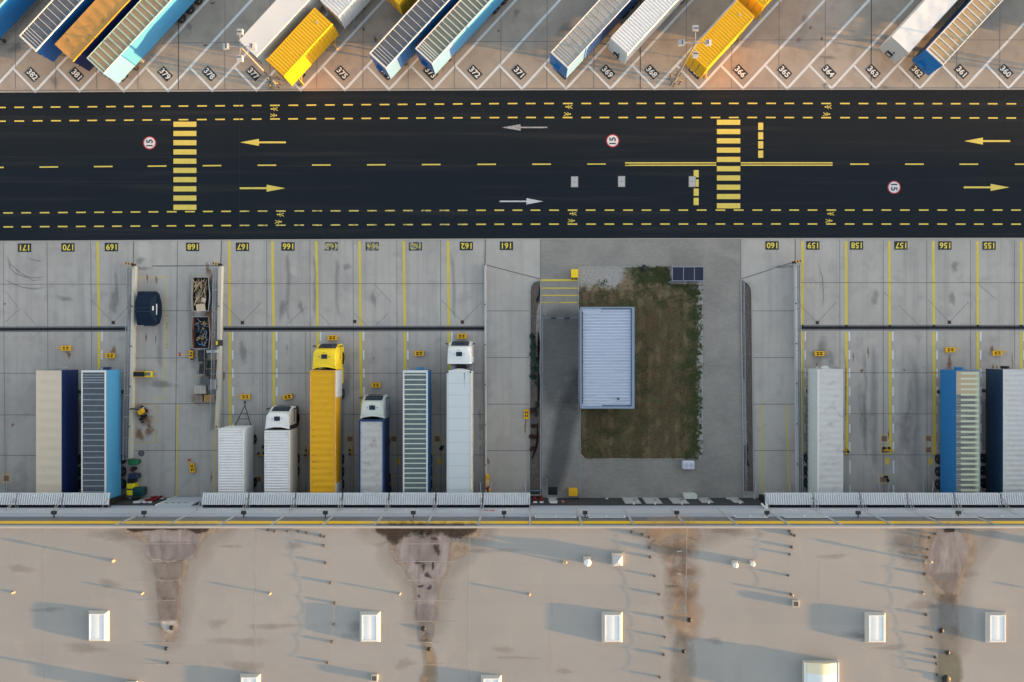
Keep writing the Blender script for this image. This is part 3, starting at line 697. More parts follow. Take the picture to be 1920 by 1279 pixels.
# ribbon windows
FR = mat('white_frame', (.62, .64, .67), .4, .04)
for a, b in ((1003, 1080), (1103, 1172), (1377, 1437), (1468, 1550), (1748, 1828), (1838, 1922)):
    z0, z1 = 8.75, 9.75; x0, x1 = wx(a, 9.2), wx(b, 9.2); xm = (x0 + x1) / 2; mb = MB()
    mb.box(x0, x1, WY + .05, WY + .12, z0, z0 + .12); mb.box(x0, x1, WY + .05, WY + .16, z1 - .16, z1)
    for x in (x0 + .05, xm, x1 - .05): mb.box(x - .05, x + .05, WY + .05, WY + .12, z0 + .12, z1 - .16)
    o = mb.build('window', FR, WH)
    mb = MB(); mb.box(x0 + .1, x1 - .1, WY + .045, WY + .07, z0 + .12, z1 - .16); mb.build('pane', mat('sky_glass', (.18, .24, .31), .1, .1, spec=.6), o)
mb = MB()
for z in (5.9, 6.15, 6.4): mb.box(wx(1006, 6), wx(1076, 6), WY + .05, WY + .07, z, z + .04); mb.box(wx(1361, 6), wx(1432, 6), WY + .05, WY + .07, z, z + .04)
mb.build('louvre', PANEL_D, WH)
# canopies over the docks: one per bay, each with two tie rods
CANO = mat('ribbed_canopy', (.68, .71, .76), .42, .08, .6, dirt=(.50, .50, .50), dirt_amt=.5)
cz0, cz1 = 5.0, 5.25
yf, yb = (NY - 925.3) * (H - cz0) / H / S, (NY - 946.3) * (H - cz1) / H / S
CX = [(-58, 31.5), (33, 118), (119.5, 206), (379.5, 465.5), (467.5, 553.5), (555, 641), (643, 728.5), (730.2, 816), (818, 904), (906, 994), (1433.5, 1522), (1524.5, 1610), (1612.5, 1698), (1700.3, 1786), (1788.6, 1873.5), (1876, 1964)]
CH = mat('dark_gap', (.01, .012, .016), .8, .1)
dock = {}
for i, (a, b) in enumerate(CX):
    x0, x1 = wx(a, cz0), wx(b, cz0); mb = MB(); nr = 20; pw = (x1 - x0) / nr; pts = []
    for q in range(nr):
        xx = x0 + q * pw; pts += [(xx, 0), (xx + pw * .42, 0), (xx + pw * .52, .12), (xx + pw * .90, .12)]
    pts.append((x1, 0)); vs = []
    for (xx, dz) in pts: vs += [(xx, yf, cz0 + dz), (xx, yb, cz1 + dz)]
    mb.add(vs, [(2 * q, 2 * q + 2, 2 * q + 3, 2 * q + 1)[::-1] for q in range(len(pts) - 1)])
    mb.box(x0, x1, yf - .02, yf + .05, cz0 - .14, cz0 - .01); mb.box(x0, x1, yb, WY, cz0 - .16, cz0 - .08, 1)
    o = mb.build('canopy', [CANO, CH], WH)
    for xx in (x0 + .06, x1 - .06):
        m2 = MB(); m2.tube([(xx, yf - .35, cz0 + .12), (xx, WY + .06, 6.6)], .035, 6); m2.box(xx - .03, xx + .03, yf, WY, cz0 + .02, cz0 + .09)
        m2.build('tie_rod', STEEL, o)
    xm = (x0 + x1) / 2 * (H / (H - 0)) ; xm = wx((a + b) / 2, cz0)
    mb = MB()
    mb.box(xm - 1.65, xm - 1.25, WY, WY + .55, .9, 4.4); mb.box(xm + 1.25, xm + 1.65, WY, WY + .55, .9, 4.4); mb.box(xm - 1.25, xm + 1.25, WY, WY + .5, 3.9, 4.4)
    ds = mb.build('dock_shelter', BLACK, WH)
    mb = MB(); mb.box(xm - 1.25, xm + 1.25, WY, WY + .04, 1.1, 3.9); mb.build('dock_door', mat('dock_door_grey', (.4, .42, .44), .5, .05), ds)
    for sx in (-1.9, 1.9):
        mb = MB(); mb.tube([(xm + sx, WY + .1, .35), (xm + sx * .92, WY + 1.75, .35)], .07, 8); mb.box(xm + sx - .1, xm + sx + .1, WY, WY + .15, .0, .5)
        mb.build('wheel_guide', mat('pale_steel', (.42, .45, .48), .45, .1), ds)
# number above each dock, a red notice by the last of the left-hand docks
PT = mat('pale_lettering', (.66, .68, .68), .5, .03)
nums = {1: '170', 2: '169', 3: '167', 4: '166', 5: '165', 6: '164', 7: '163', 8: '162', 9: '161', 10: '159', 11: '158', 12: '157', 13: '156', 14: '155'}
for i, nmb in nums.items():
    a, b = CX[i]; t = text_mb(nmb, .95, .012, 1.15); xm = wx((a + b) / 2, 5.6)
    t.v = [Vector((xm - v.x, WY + .055, 6.15 - v.y)) if False else Vector((xm - v.x, WY + .056, 6.15 + v.y)) for v in t.v]
    t.build('dock_number', PT, WH)
mb = MB(); rr = random.Random(4)
for q in range(9):
    if q == 4: continue
    x = wx(907.5 + q * 2.3, 6.6); mb.box(x, x + .075, WY + .055, WY + .07, 6.25, 6.25 + rr.uniform(.4, .55))
    mb.box(x, x + .11, WY + .055, WY + .07, 6.4, 6.5)
mb.build('red_notice', mat('red_lettering', (.62, .09, .10), .5, .05), WH)
# doors and lamps at the foot of the open wall, protruding bay at the ramp
DOOR = mat('pale_door', (.40, .41, .42), .5, .06, 1.0)
for a, b, hgt, lamp in ((1165.5, 1194.5, 3.0, 1), (1203.5, 1233, 3.0, 1), (1252, 1281, 3.0, 1), (1306, 1327, 2.6, 1), (1364, 1382, 2.6, 1), (1028, 1044, 2.4, 2), (272, 290, 2.3, 2)):
    x0, x1 = wx(a, 0), wx(b, 0); mb = MB(); mb.box(x0, x1, WY, WY + .05, .05, hgt)
    for q in (.2, .45, .7): mb.box(x0 + .06, x1 - .06, WY + .05, WY + .06, hgt * q, hgt * q + .03)
    o = mb.build('door', DOOR, WH)
    mb = MB(); mb.box((x0 + x1) / 2 + .2, (x0 + x1) / 2 + .45, WY + .05, WY + .075, hgt * .42, hgt * .5); mb.build('door_handle', DSTEEL, o)
    xm = (x0 + x1) / 2; mb = MB(); w = .09 if lamp == 1 else .36
    mb.box(xm - w, xm + w, WY, WY + .16, hgt + .3, hgt + .48, 0, .03); mb.build('wall_lamp', WHITE, WH)
for px in (1003, 1014.5, 293.5, 303.5):
    x = wx(px, 0); mb = MB(); mb.tube([(x, WY + .16, .0), (x, WY + .16, 2.3)], .10, 12); mb.box(x - .16, x + .16, WY + .02, WY + .3, .7, .95); mb.box(x - .16, x + .16, WY + .02, WY + .3, 2.05, 2.2)
    o = mb.build('fire_pipe', mat('dull_red', (.20, .012, .015), .5, .1), WH)
    mb = MB(); mb.box(x - .2, x + .2, WY, WY + .14, 2.5, 2.62); mb.build('pipe_label', WHITE, o)
mb = MB(); x0, x1 = wx(331.5, 0), wx(392, 0); mb.box(x0, x1, WY + .03, WY + .16, .25, 4.4)
o = mb.build('light_wall_panel', PANEL, WH)
mb = MB()
for q in range(4): mb.box(x0 + .35 + q * .62, x0 + .75 + q * .62, WY + .165, WY + .18, 3.3, 3.45)
mb.build('vent_slot', CH, o)
mb = MB(); mb.box(x0 - .12, x0, WY + .03, WY + .2, .0, 4.4); mb.build('corner_trim', WHITE, WH)
for px in (308, 320, 1137, 1362):
    x = wx(px, 0); mb = MB(); mb.box(x - .13, x + .13, WY, WY + .05, .35, .65); mb.build('wall_sign', WHITE, WH)
x = wx(1053.5, 0); mb = MB(); mb.tube([(x, WY, 2.2), (x, WY + .12, 2.2)], .16, 14); mb.build('alarm_bell', mat('faded_red', (.55, .14, .12), .5, .05), WH)
x = wx(1436, 5.5); mb = MB()
mb.tube([(x - .05, WY + .1, 5.6), (x - .45, WY + .55, 5.5)], .09, 10); mb.tube([(x + .05, WY + .1, 5.6), (x + .08, WY + .45, 5.5)], .1, 10); mb.box(x - .1, x + .1, WY + .05, WY + .12, 5.2, 6.0)
mb.build('camera', WHITE, WH)
x0, x1 = wx(993.5, 2), wx(1013, 2); mb = MB(); yy = (NY - 917) / S
mb.box(wx(993.5, 0), wx(1014.5, 0), WY, yy, .02, .06, 1); mb.tube([(wx(993.5, 0), yy, 1.0), (wx(1014.5, 0), yy, 1.0)], .1, 8)
for px in (994, 1014): mb.tube([(wx(px, 0), yy, .0), (wx(px, 0), yy, 1.0)], .035, 6)
mb.build('pit_barrier', [mat('blue_steel', (.08, .12, .19), .45, .1), BASE], WH)

# ---- roof furniture
Q = lambda px, py, z=ZR: P(px, py, z)
SKIN = mat('skylight_sheet', (.70, .74, .76), .35, .07, .9); CURB = mat('skylight_curb', (.42, .40, .375), .55, .08); TRIM = mat('skylight_trim', (.72, .745, .755), .4, .04)
def skylight(px, py, w=1.36, l=2.32, hh=.32, sx=.24):
    c = Q(px, py); r0 = lambda dx, dy, z: [(c.x - w / 2 - dx, c.y - l / 2 - dy, z), (c.x + w / 2 + dx, c.y - l / 2 - dy, z), (c.x + w / 2 + dx, c.y + l / 2 + dy, z), (c.x - w / 2 - dx, c.y + l / 2 + dy, z)]
    mb = MB(); mb.loft([r0(sx, sx * .8, ZR), r0(.05, .05, ZR + hh - .03)]); o = mb.build('skylight', CURB, WH)
    mb = MB()
    for a in ((-w / 2, w / 2, -l / 2, -l / 2 + .08), (-w / 2, w / 2, l / 2 - .08, l / 2), (-w / 2, -w / 2 + .08, -l / 2 + .08, l / 2 - .08), (w / 2 - .08, w / 2, -l / 2 + .08, l / 2 - .08)):
        mb.box(c.x + a[0], c.x + a[1], c.y + a[2], c.y + a[3], ZR + hh - .03, ZR + hh + .02)
    mb.build('frame', TRIM, o)
    mb = MB(); n = 10; xs = [c.x - w / 2 + .08 + (w - .16) * i / n for i in range(n + 1)]; vs = []
    for i, x in enumerate(xs):
        b = .025 * math.sin(math.pi * i / n); vs += [(x, c.y - l / 2 + .08, ZR + hh - .03 + b), (x, c.y + l / 2 - .08, ZR + hh - .03 + b)]
    mb.add(vs, [(2 * i, 2 * i + 2, 2 * i + 3, 2 * i + 1) for i in range(n)]); mb.build('pane', SKIN, o, smooth=60)
for px, py in ((185.5, 1173.5), (694, 1175), (1147.5, 1175.5), (1640.5, 1176), (1866.5, 1176), (469.5, 1292), (921, 1294), (1380, 1420), (60, 1420), (2093, 1176), (2320, 1176), (2200, 1300)): skylight(px, py)
# the wide barrel skylight at the lower edge
c = Q(1537, 1274); w, l = 2.85, 3.4; mb = MB()
mb.box(c.x - w / 2 - .12, c.x + w / 2 + .12, c.y - l / 2, c.y + l / 2, ZR, ZR + .42); o = mb.build('barrel_skylight', CURB, WH)
mb = MB(); n = 14; vs = []; y_t = c.y + l / 2
for i in range(n + 1):
    x = c.x - w / 2 + w * i / n; z = ZR + .43 + .34 * math.sin(math.pi * i / n)
    vs += [(x, y_t - .03, z), (x, y_t - .95, z), (x, y_t - l, z)]
for i in range(n):
    mb.add([vs[3 * i], vs[3 * i + 1], vs[3 * i + 4], vs[3 * i + 3]], [(0, 1, 2, 3)], 1); mb.add([vs[3 * i + 1], vs[3 * i + 2], vs[3 * i + 5], vs[3 * i + 4]], [(0, 1, 2, 3)], 0)
mb.add([v for i, v in enumerate(vs) if i % 3 == 0] , [list(range(n + 1))], 1)
mb.build('pane', [SKIN, mat('cream_sheet', (.74, .66, .48), .4, .05)], o, smooth=50)
mb = MB()
for x in (c.x - w / 2 - .05, c.x + w / 2 + .05): mb.box(x - .06, x + .06, c.y - l / 2, c.y + l / 2, ZR + .42, ZR + .5)
mb.build('frame', TRIM, o)
# stack in the lower left corner that throws the long shadow
c = Q(252, 1284); mb = MB(); mb.box(c.x - .75, c.x + .3, c.y - .7, c.y + .35, ZR, ZR + .55, 0, .05); mb.tube([(c.x + .1, c.y + .25, ZR + .5), (c.x + .1, c.y + .25, ZR + 1.0)], .12, 10)
mb.build('roof_vent', CURB, WH)
BRASS = mat('beige_cap', (.33, .28, .22), .5, .1); GREYC = mat('grey_block', (.075, .07, .07), .8, .15, 5); PIPE = mat('roof_pipe', (.50, .46, .41), .5, .1)
def rod(px, py, hh, r, lean=(0, 0)):
    c = Q(px, py); mb = MB(); mb.tube([c, c + Vector((lean[0], lean[1], hh))], r, 10); mb.lathe([(r * 1.9, .0), (r * 1.9, .06), (r, .09)], 10, c=(c.x, c.y, ZR))
    mb.lathe([(r * 1.55, hh - .1), (r * 1.55, hh), (r * .6, hh + .05)], 10, c=(c.x + lean[0], c.y + lean[1], ZR)); mb.build('vent_pipe', BRASS, WH)
for px, py in ((213, 1051.5), (1056, 1053.5), (1735, 1053)): rod(px, py, .62, .085, (.2, .12))
for px, py in ((26.5, 1110.5), (268, 1112), (507, 1112.5), (750, 1113), (992.5, 1114), (1484.5, 1114.5), (1728, 1111.5), (1975, 1112), (2215, 1112)): rod(px, py, .32, .06)
for px, py, r, hh in ((1101, 1052.5, .33, .62), (1377, 1057.5, .25, .55), (1409.5, 1056, .20, .5), (1950, 1021, .3, .7)):
    c = Q(px, py); mb = MB(); mb.box(c.x - r * 1.05, c.x + r * .95, c.y - r * .4, c.y + r * 1.35, ZR, ZR + .3)
    o = mb.build('roof_ventilator', PIPE, WH)
    mb = MB(); mb.lathe([(r * .7, .3), (r * .7, hh - .2), (r, hh - .2), (r * .95, hh - .08), (r * .7, hh + .05), (r * .3, hh + .13), (.01, hh + .15)], 20, c=(c.x, c.y, ZR)); mb.build('dome', WHITE, o, smooth=40)
c = Q(1157, 1047.5); mb = MB(); a = .48; mb.box(c.x - a, c.x + a, c.y - a * 1.1, c.y + a * 1.1, ZR, ZR + .45); o = mb.build('roof_hatch', PIPE, WH)
mb = MB(); rr0 = lambda k, z: [(c.x - a * k, c.y - a * 1.1 * k - .06, z), (c.x + a * k, c.y - a * 1.1 * k - .06, z), (c.x + a * k, c.y + a * 1.1 * k - .06, z), (c.x - a * k, c.y + a * 1.1 * k - .06, z)]
mb.loft([rr0(.86, ZR + .45), rr0(.8, ZR + .52), rr0(.1, ZR + .75)]); mb.build('pyramid_cover', mat('hatch_grey', (.42, .43, .46), .4, .1), o)
for px, py in ((1490.5, 1130.5), (703, 1269.5)):
    c = Q(px, py); mb = MB(); mb.box(c.x - .28, c.x + .28, c.y - .28, c.y + .28, ZR, ZR + .30, 0, .02); o = mb.build('roof_box', PIPE, WH)
    mb = MB(); mb.box(c.x - .2, c.x + .2, c.y - .2, c.y + .2, ZR + .30, ZR + .32); mb.build('lid', GREYC, o)
for px, py, r in ((322, 1177, .2), (312, 1216, .16), (794, 1178.5, .2), (805, 1217, .17), (1293, 1162.5, .2), (1282, 1221.5, .16), (1765, 1182.5, .22), (1777, 1224, .18), (1774, 1274, .36), (315, 1243, .12)):
    c = Q(px, py); mb = MB(); mb.lathe([(r * 1.1, .0), (r * 1.1, .04), (r * .85, .09), (r * .5, .13), (.01, .14)], 14, c=(c.x, c.y, ZR)); mb.build('roof_drain', mat('drain_black', (.015, .015, .016), .6, .2), WH, smooth=40)
# lightning conductors: a wire carried on small blocks
LCS = [[(503, 993.5), (516, 996), (540, 996), (560, 996), (575, 999), (602, 1004), (609.5, 1006.5), (608, 1023), (611, 1055), (620, 1092.5), (628, 1130.5), (626, 1170), (623, 1203), (614.5, 1242)],
       [(1184, 997), (1204, 1002), (1217, 1007.5), (1218, 1026.5), (1219, 1044), (1227, 1079.5), (1235.5, 1114), (1242.5, 1158), (1246, 1194), (1244, 1227), (1236.5, 1269)],
       [(1480, 996), (1483, 1001), (1489, 1004), (1483.5, 1025.5), (1480, 1039), (1477, 1078.5), (1483, 1114)],
       [(1753, 1001), (1742, 1008), (1739, 1030), (1737.5, 1045), (1733, 1076), (1729, 1111), (1735.5, 1152), (1746, 1194), (1753, 1232), (1755, 1244), (1757.5, 1265)]]
for L in LCS:
    mb = MB(); pts = []
    for i, (px, py) in enumerate(L):
        a = Q(px, py) + Vector((0, 0, .22)); pts.append(a)
        if i < len(L) - 1: b = Q(*L[i + 1]) + Vector((0, 0, .22)); pts += [a.lerp(b, .35) - Vector((0, 0, .03)), a.lerp(b, .7) - Vector((0, 0, .03))]
    mb.tube(pts, .007, 5); o = mb.build('lightning_conductor', mat('weathered_wire', (.17, .15, .135), .7, .1), WH)
    for px, py in L:
        c = Q(px, py); a = random.uniform(.07, .095); mb = MB(); mb.box(c.x - a, c.x + a, c.y - a * 1.2, c.y + a * 1.2, ZR, ZR + .17, 0, .02); mb.tube([c + Vector((0, 0, .16)), c + Vector((0, 0, .26))], .03, 6)
        mb.build('holder_block', GREYC, o)
# ---- what rain has left on the roof membrane
zs = ZR + .004; zs2 = ZR + .008; zs3 = ZR + .012; zs4 = ZR + .016
TAN = stain_mat('tan_tide', (.34, .255, .19), .55, 1.3, .7, (.43, .36, .29)); VIO = stain_mat('violet_silt', (.265, .24, .255), .62, .9, .8, (.40, .385, .40), (1.5, .45, 1)); PALE = stain_mat('pale_tide', (.46, .43, .41), .7, 2.0, 1.0)
SILT = stain_mat('dark_silt', (.205, .18, .18), .5, .9, .7, (.28, .262, .268), (1.5, .45, 1)); BLK = stain_mat('black_algae', (.045, .036, .03), .9, 1.6, 1.3); BRN = stain_mat('brown_silt', (.40, .25, .14), .5, .8, .8, (.44, .31, .21)); FILM = stain_mat('grey_film', (.27, .24, .215), .26, .6, .5)  # grey film is a thin veil of rain dirt around each funnel
def st(pts, z, m, soft=.3): blob('stain', pts, z, m, roof, soft * 1.8)
def sp(p, z, m): patch('stain', *p, z, m, roof)
# first funnel
st([(228, 991), (255, 1008), (275, 1035), (284, 1060), (292, 1100), (296, 1150), (304, 1194), (320, 1200), (332, 1190), (337, 1150), (341, 1095), (356, 1062), (375, 1040), (395, 1010), (420, 990)], zs, FILM, 1.0)
st([(240, 989), (256, 1003), (272, 1014), (284, 1030), (288, 1046), (293, 1058), (297, 1083), (299, 1110), (300, 1132), (303, 1160), (305, 1184), (312, 1197), (325, 1197), (331, 1184), (335, 1155), (334, 1122), (337, 1092), (346, 1075), (352, 1052), (366, 1038), (374, 1018), (388, 1000), (398, 989)], zs2, TAN, .25)
st([(272, 989), (276, 1006), (280, 1018), (277, 1034), (283, 1046), (300, 1050), (322, 1053), (345, 1048), (362, 1044), (367, 1024), (371, 1005), (372, 990)], zs3, VIO, .2)
st([(284, 1022), (288, 1040), (305, 1046), (330, 1048), (352, 1042), (364, 1030), (360, 1020), (330, 1020), (305, 1018)], zs4, SILT, .2)
st([(292, 1056), (296, 1080), (312, 1086), (334, 1084), (341, 1072), (340, 1056), (318, 1054)], zs4, SILT, .12); st([(298, 1091), (301, 1118), (315, 1122), (330, 1118), (332, 1092), (315, 1090)], zs4, SILT, .15); st([(302, 1128), (304, 1158), (316, 1160), (328, 1158), (329, 1128), (316, 1127)], zs4, SILT, .2)
st([(245, 988.8), (256, 996), (275, 994), (300, 991), (330, 992), (350, 990), (372, 999), (384, 989)], zs4, BLK, .1)
st([(305, 1168), (322, 1164), (330, 1172), (322, 1184), (308, 1178)], zs3, PALE, .2)
st([(285, 1048), (300, 1054), (322, 1056), (345, 1052), (345, 1049), (322, 1051), (300, 1049)], zs4, PALE, .06); st([(299, 1086), (315, 1089), (336, 1087), (336, 1090), (315, 1091), (299, 1089)], zs4, PALE, .06)
# second, larger funnel
st([(690, 989), (725, 1008), (728, 1036), (742, 1060), (762, 1084), (774, 1110), (778, 1160), (790, 1178), (812, 1176), (822, 1140), (830, 1096), (852, 1062), (872, 1036), (892, 1012), (910, 989)], zs, FILM, 1.0)
st([(708, 989), (722, 1000), (732, 1016), (736, 1034), (744, 1050), (757, 1060), (768, 1080), (778, 1094), (781, 1120), (784, 1150), (788, 1170), (810, 1170), (817, 1150), (820, 1115), (824, 1096), (836, 1070), (842, 1052), (858, 1044), (872, 1036), (880, 1014), (890, 989)], zs2, TAN, .22)
st([(738, 989), (746, 1014), (742, 1034), (752, 1048), (762, 1056), (768, 1078), (780, 1092), (784, 1124), (784, 1150), (792, 1164), (808, 1163), (815, 1148), (818, 1114), (822, 1094), (834, 1066), (840, 1040), (846, 1018), (862, 1006), (872, 990)], zs3, VIO, .18)
st([(716, 988.5), (728, 1000), (738, 1014), (752, 1004), (775, 998), (800, 1000), (830, 994), (850, 1004), (868, 1000), (882, 989)], zs4, BLK, .35)
st([(772, 1010), (776, 1034), (786, 1052), (804, 1058), (818, 1050), (822, 1026), (812, 1010), (792, 1004)], zs4, SILT, .3)
for p in ((783, 1055, 10, 4), (801, 1078, 8, 7), (788, 1100, 6, 4), (820, 1030, 7, 14), (806, 1102, 5, 6), (812, 1062, 4, 10), (794, 1064, 5, 10), (786, 1118, 3, 6), (815, 1010, 10, 4)): sp(p, zs4 + .004, stain_mat('algae_vein', (.05, .042, .05), .85, 1.8, 1.1))
st([(783, 1140), (785, 1162), (800, 1166), (814, 1160), (816, 1140), (800, 1136)], zs4, SILT, .2); st([(786, 1172), (788, 1198), (798, 1203), (808, 1198), (811, 1172), (798, 1170)], zs3, SILT, .15)
st([(795, 1196), (803, 1236), (800, 1262), (792, 1279), (810, 1279), (812, 1240)], zs3, stain_mat('faint_brown', (.30, .22, .14), .6, 1, .5), .4)
# third: rust-brown run
st([(1200, 989), (1210, 996), (1232, 1008), (1236, 1022), (1262, 1026), (1285, 1018), (1320, 1010), (1350, 1000), (1370, 990)], zs, FILM, .9)
st([(1232, 990), (1238, 1008), (1252, 1020), (1268, 1034), (1283, 1026), (1284, 1008), (1288, 990)], zs2, BRN, 1.0); st([(1263, 1040), (1266, 1062), (1268, 1072), (1284, 1074), (1286, 1050), (1284, 1040)], zs2, BRN, 1.0); st([(1270, 1078), (1276, 1096), (1274, 1110), (1286, 1112), (1294, 1092), (1292, 1076)], zs2, BRN, 1.0)
st([(1272, 1118), (1270, 1148), (1278, 1180), (1290, 1182), (1294, 1158), (1292, 1130), (1290, 1116)], zs2, BRN, 1.0); st([(1275, 1200), (1270, 1279), (1290, 1279), (1288, 1210)], zs2, stain_mat('faint_grey', (.24, .225, .20), .5, 1, .5), .6)
for y in (1034, 1076): sp((1274, y, 9, 2), zs3, PALE)
# fourth
st([(1690, 992), (1700, 1036), (1735, 1060), (1745, 1100), (1752, 1140), (1760, 1215), (1796, 1215), (1800, 1110), (1815, 1060), (1832, 1030), (1850, 990)], zs, FILM, 1.0)
st([(1730, 992), (1732, 1020), (1738, 1060), (1742, 1082), (1756, 1100), (1760, 1120), (1790, 1124), (1800, 1096), (1806, 1070), (1822, 1044), (1820, 1010), (1806, 990)], zs2, TAN, .35)
st([(1764, 998), (1752, 1020), (1746, 1044), (1746, 1072), (1756, 1080), (1784, 1080), (1798, 1064), (1806, 1040), (1806, 1016), (1796, 998)], zs3, VIO, .3); st([(1754, 1082), (1764, 1100), (1786, 1110), (1792, 1090), (1796, 1080), (1770, 1078)], zs4, SILT, .2)
st([(1764, 1120), (1766, 1150), (1766, 1188), (1790, 1190), (1790, 1150), (1788, 1122)], zs2, SILT, .3); st([(1768, 1186), (1790, 1186), (1788, 1216), (1770, 1214)], zs3, stain_mat('faint_grey', (.24, .225, .20), .5, 1, .5), .5)
st([(1772, 994), (1784, 990), (1790, 996), (1774, 998)], zs4, BLK, .06); st([(1692, 1005), (1700, 1040), (1712, 1036), (1710, 1004)], zs2, FILM, .5); st([(1768, 1230), (1762, 1279), (1796, 1279), (1790, 1232)], zs2, stain_mat('green_film', (.16, .165, .12), .6, 1, .5), .4)
for i in range(30):
    x, y = random.uniform(0, 1920), random.uniform(995, 1275); patch('stain', x, y, random.uniform(14, 70), random.uniform(4, 14), zs, stain_mat('roof_film', (.29, .27, .255), .3, .8, .8), roof)
SEAM = stain_mat('seam_line', (.42, .40, .385), .5, 1, .1)
def seam(p, q):
    mb = MB(); mb.line(p, q, .065); mb.a = [1.0] * 4; mb.build('membrane_seam', SEAM, roof)
for y in (1020, 1053, 1088, 1126, 1165, 1205, 1246):
    for x in (300, 800): seam(Q(x - random.uniform(20, 60), y, zs3 + .012), Q(x + random.uniform(25, 70), y - .5, zs3 + .012))
for s in ((83, 990, 83, 1279), (480, 990, 478, 1279), (881, 990, 879, 1279), (1035, 1120, 1035, 1279), (1538, 1050, 1538, 1140), (1288, 990, 1285, 1180)): seam(Q(s[0], s[1], zs3), Q(s[2], s[3], zs3))
# ================================================================== VEHICLES
TYRE_M = BLACK; RIM = mat('wheel_rim', (.30, .31, .33), .4, .1, metal=.5)
def wheel(par, x, y, r=.5, w=.36, name='wheel'):
    mb = MB(); mb.lathe([(r * .62, -w / 2), (r * .93, -w / 2), (r, -w / 2 + .05), (r, w / 2 - .05), (r * .93, w / 2), (r * .62, w / 2)], 20, 0, axis='x')
    s = 1 if x > 0 else -1
    o = mb.build(name, TYRE_M, par, smooth=40, loc=(x, y, r + .012))
    mb = MB(); mb.lathe([(r * .6, -w * .3 + .02), (r * .6, w * .46), (r * .45, w * .36), (r * .2, w * .36), (r * .17, w * .52), (.01, w * .52)], 16, 0, axis='x')
    if s < 0: mb.v = [Vector((-v.x, v.y, v.z)) for v in mb.v]
    mb.build('rim', RIM, o, smooth=40); return o
def slat_roof(root, W, L, zt, panel, frame, ribs, pitch=.60, rw=.07, edge=.10, close=3, rib_x=(0, 1), thin=None):
    mb = MB(); mb.box(-W / 2 + edge, W / 2 - edge, edge * 1.6, L - edge, zt - .05, zt); o = mb.build('roof', panel, root)
    mb = MB()
    for a in ((-W / 2, -W / 2 + edge, 0, L), (W / 2 - edge, W / 2, 0, L), (-W / 2 + edge, W / 2 - edge, 0, edge * 1.6), (-W / 2 + edge, W / 2 - edge, L - edge, L)): mb.box(*a, zt - .1, zt + .035, 0, .02)
    mb.build('roof_frame', frame, root)
    mb = MB(); y = edge * 1.6 + (pitch * .42); n = 0; x0 = -W / 2 + edge; wI = W - 2 * edge
    while y < L - edge - .1:
        mb.box(x0 + wI * rib_x[0], x0 + wI * rib_x[1], y - rw / 2, y + rw / 2, zt, zt + .016)
        if thin: mb.box(x0, x0 + wI * rib_x[0], y - thin / 2, y + thin / 2, zt, zt + .014); mb.box(x0 + wI * rib_x[1], x0 + wI, y - thin / 2, y + thin / 2, zt, zt + .014)
        n += 1; y += pitch * (.45 if n < close else 1)
    mb.build('roof_rib', ribs, o)
def tarp_roof(root, W, L, zt, m, pitch=.62, sag=.035, edge=None, curl=.0, wrinkle=0.0, frame=None):
    mb = MB(); ny = int(L / pitch * 6); nx = 8; vs = []; rr = random.Random(int(L * 100 + W * 10))
    ph = [rr.uniform(0, 6) for _ in range(6)]
    for j in range(ny + 1):
        y = L * j / ny; t = (y / pitch) % 1
        for i in range(nx + 1):
            u = i / nx; x = -W / 2 + W * u
            z = zt - sag * math.sin(math.pi * t) ** 1.0 * math.sin(math.pi * u) ** .4 * (1 if 0 < i < nx else 0)
            z += wrinkle * math.sin(x * 7 + y * 2.3 + ph[0]) * math.sin(y * 1.7 - x * 2 + ph[1]) * math.sin(math.pi * u)
            z += curl * math.sin(math.pi * u)
            vs.append((x, y, z))
    fs = [(j * (nx + 1) + i, j * (nx + 1) + i + 1, (j + 1) * (nx + 1) + i + 1, (j + 1) * (nx + 1) + i) for j in range(ny) for i in range(nx)]
    mb.add(vs, fs); o = mb.build('roof', m, root, smooth=60)
    if frame:
        mb = MB(); e = edge or .05
        for a in ((-W / 2 - .01, -W / 2 + e, 0, L), (W / 2 - e, W / 2 + .01, 0, L), (-W / 2 + e, W / 2 - e, 0, e)): mb.box(*a, zt - .08, zt + .03)
        mb.build('roof_frame', frame, root)
    return o
def rib_roof(root, W, L, zt, m, pitch=.28, hgt=.05, edge=.07):
    mb = MB(); pts = []; y = .16
    while y < L - .16:
        pts += [(y, 0), (y + pitch * .38, 0), (y + pitch * .55, hgt), (y + pitch * .83, hgt)]; y += pitch
    pts.append((min(y, L), 0)); vs = []
    for yy, dz in pts: vs += [(-W / 2 + edge, yy, zt + dz), (W / 2 - edge, yy, zt + dz)]
    mb.add(vs, [(2 * q + 1, 2 * q + 3, 2 * q + 2, 2 * q) for q in range(len(pts) - 1)])
    for a in ((-W / 2, -W / 2 + edge, 0, L), (W / 2 - edge, W / 2, 0, L), (-W / 2 + edge, W / 2 - edge, 0, .16), (-W / 2 + edge, W / 2 - edge, L - .1, L)): mb.box(*a, zt - .06, zt + hgt)
    return mb.build('roof', m, root)
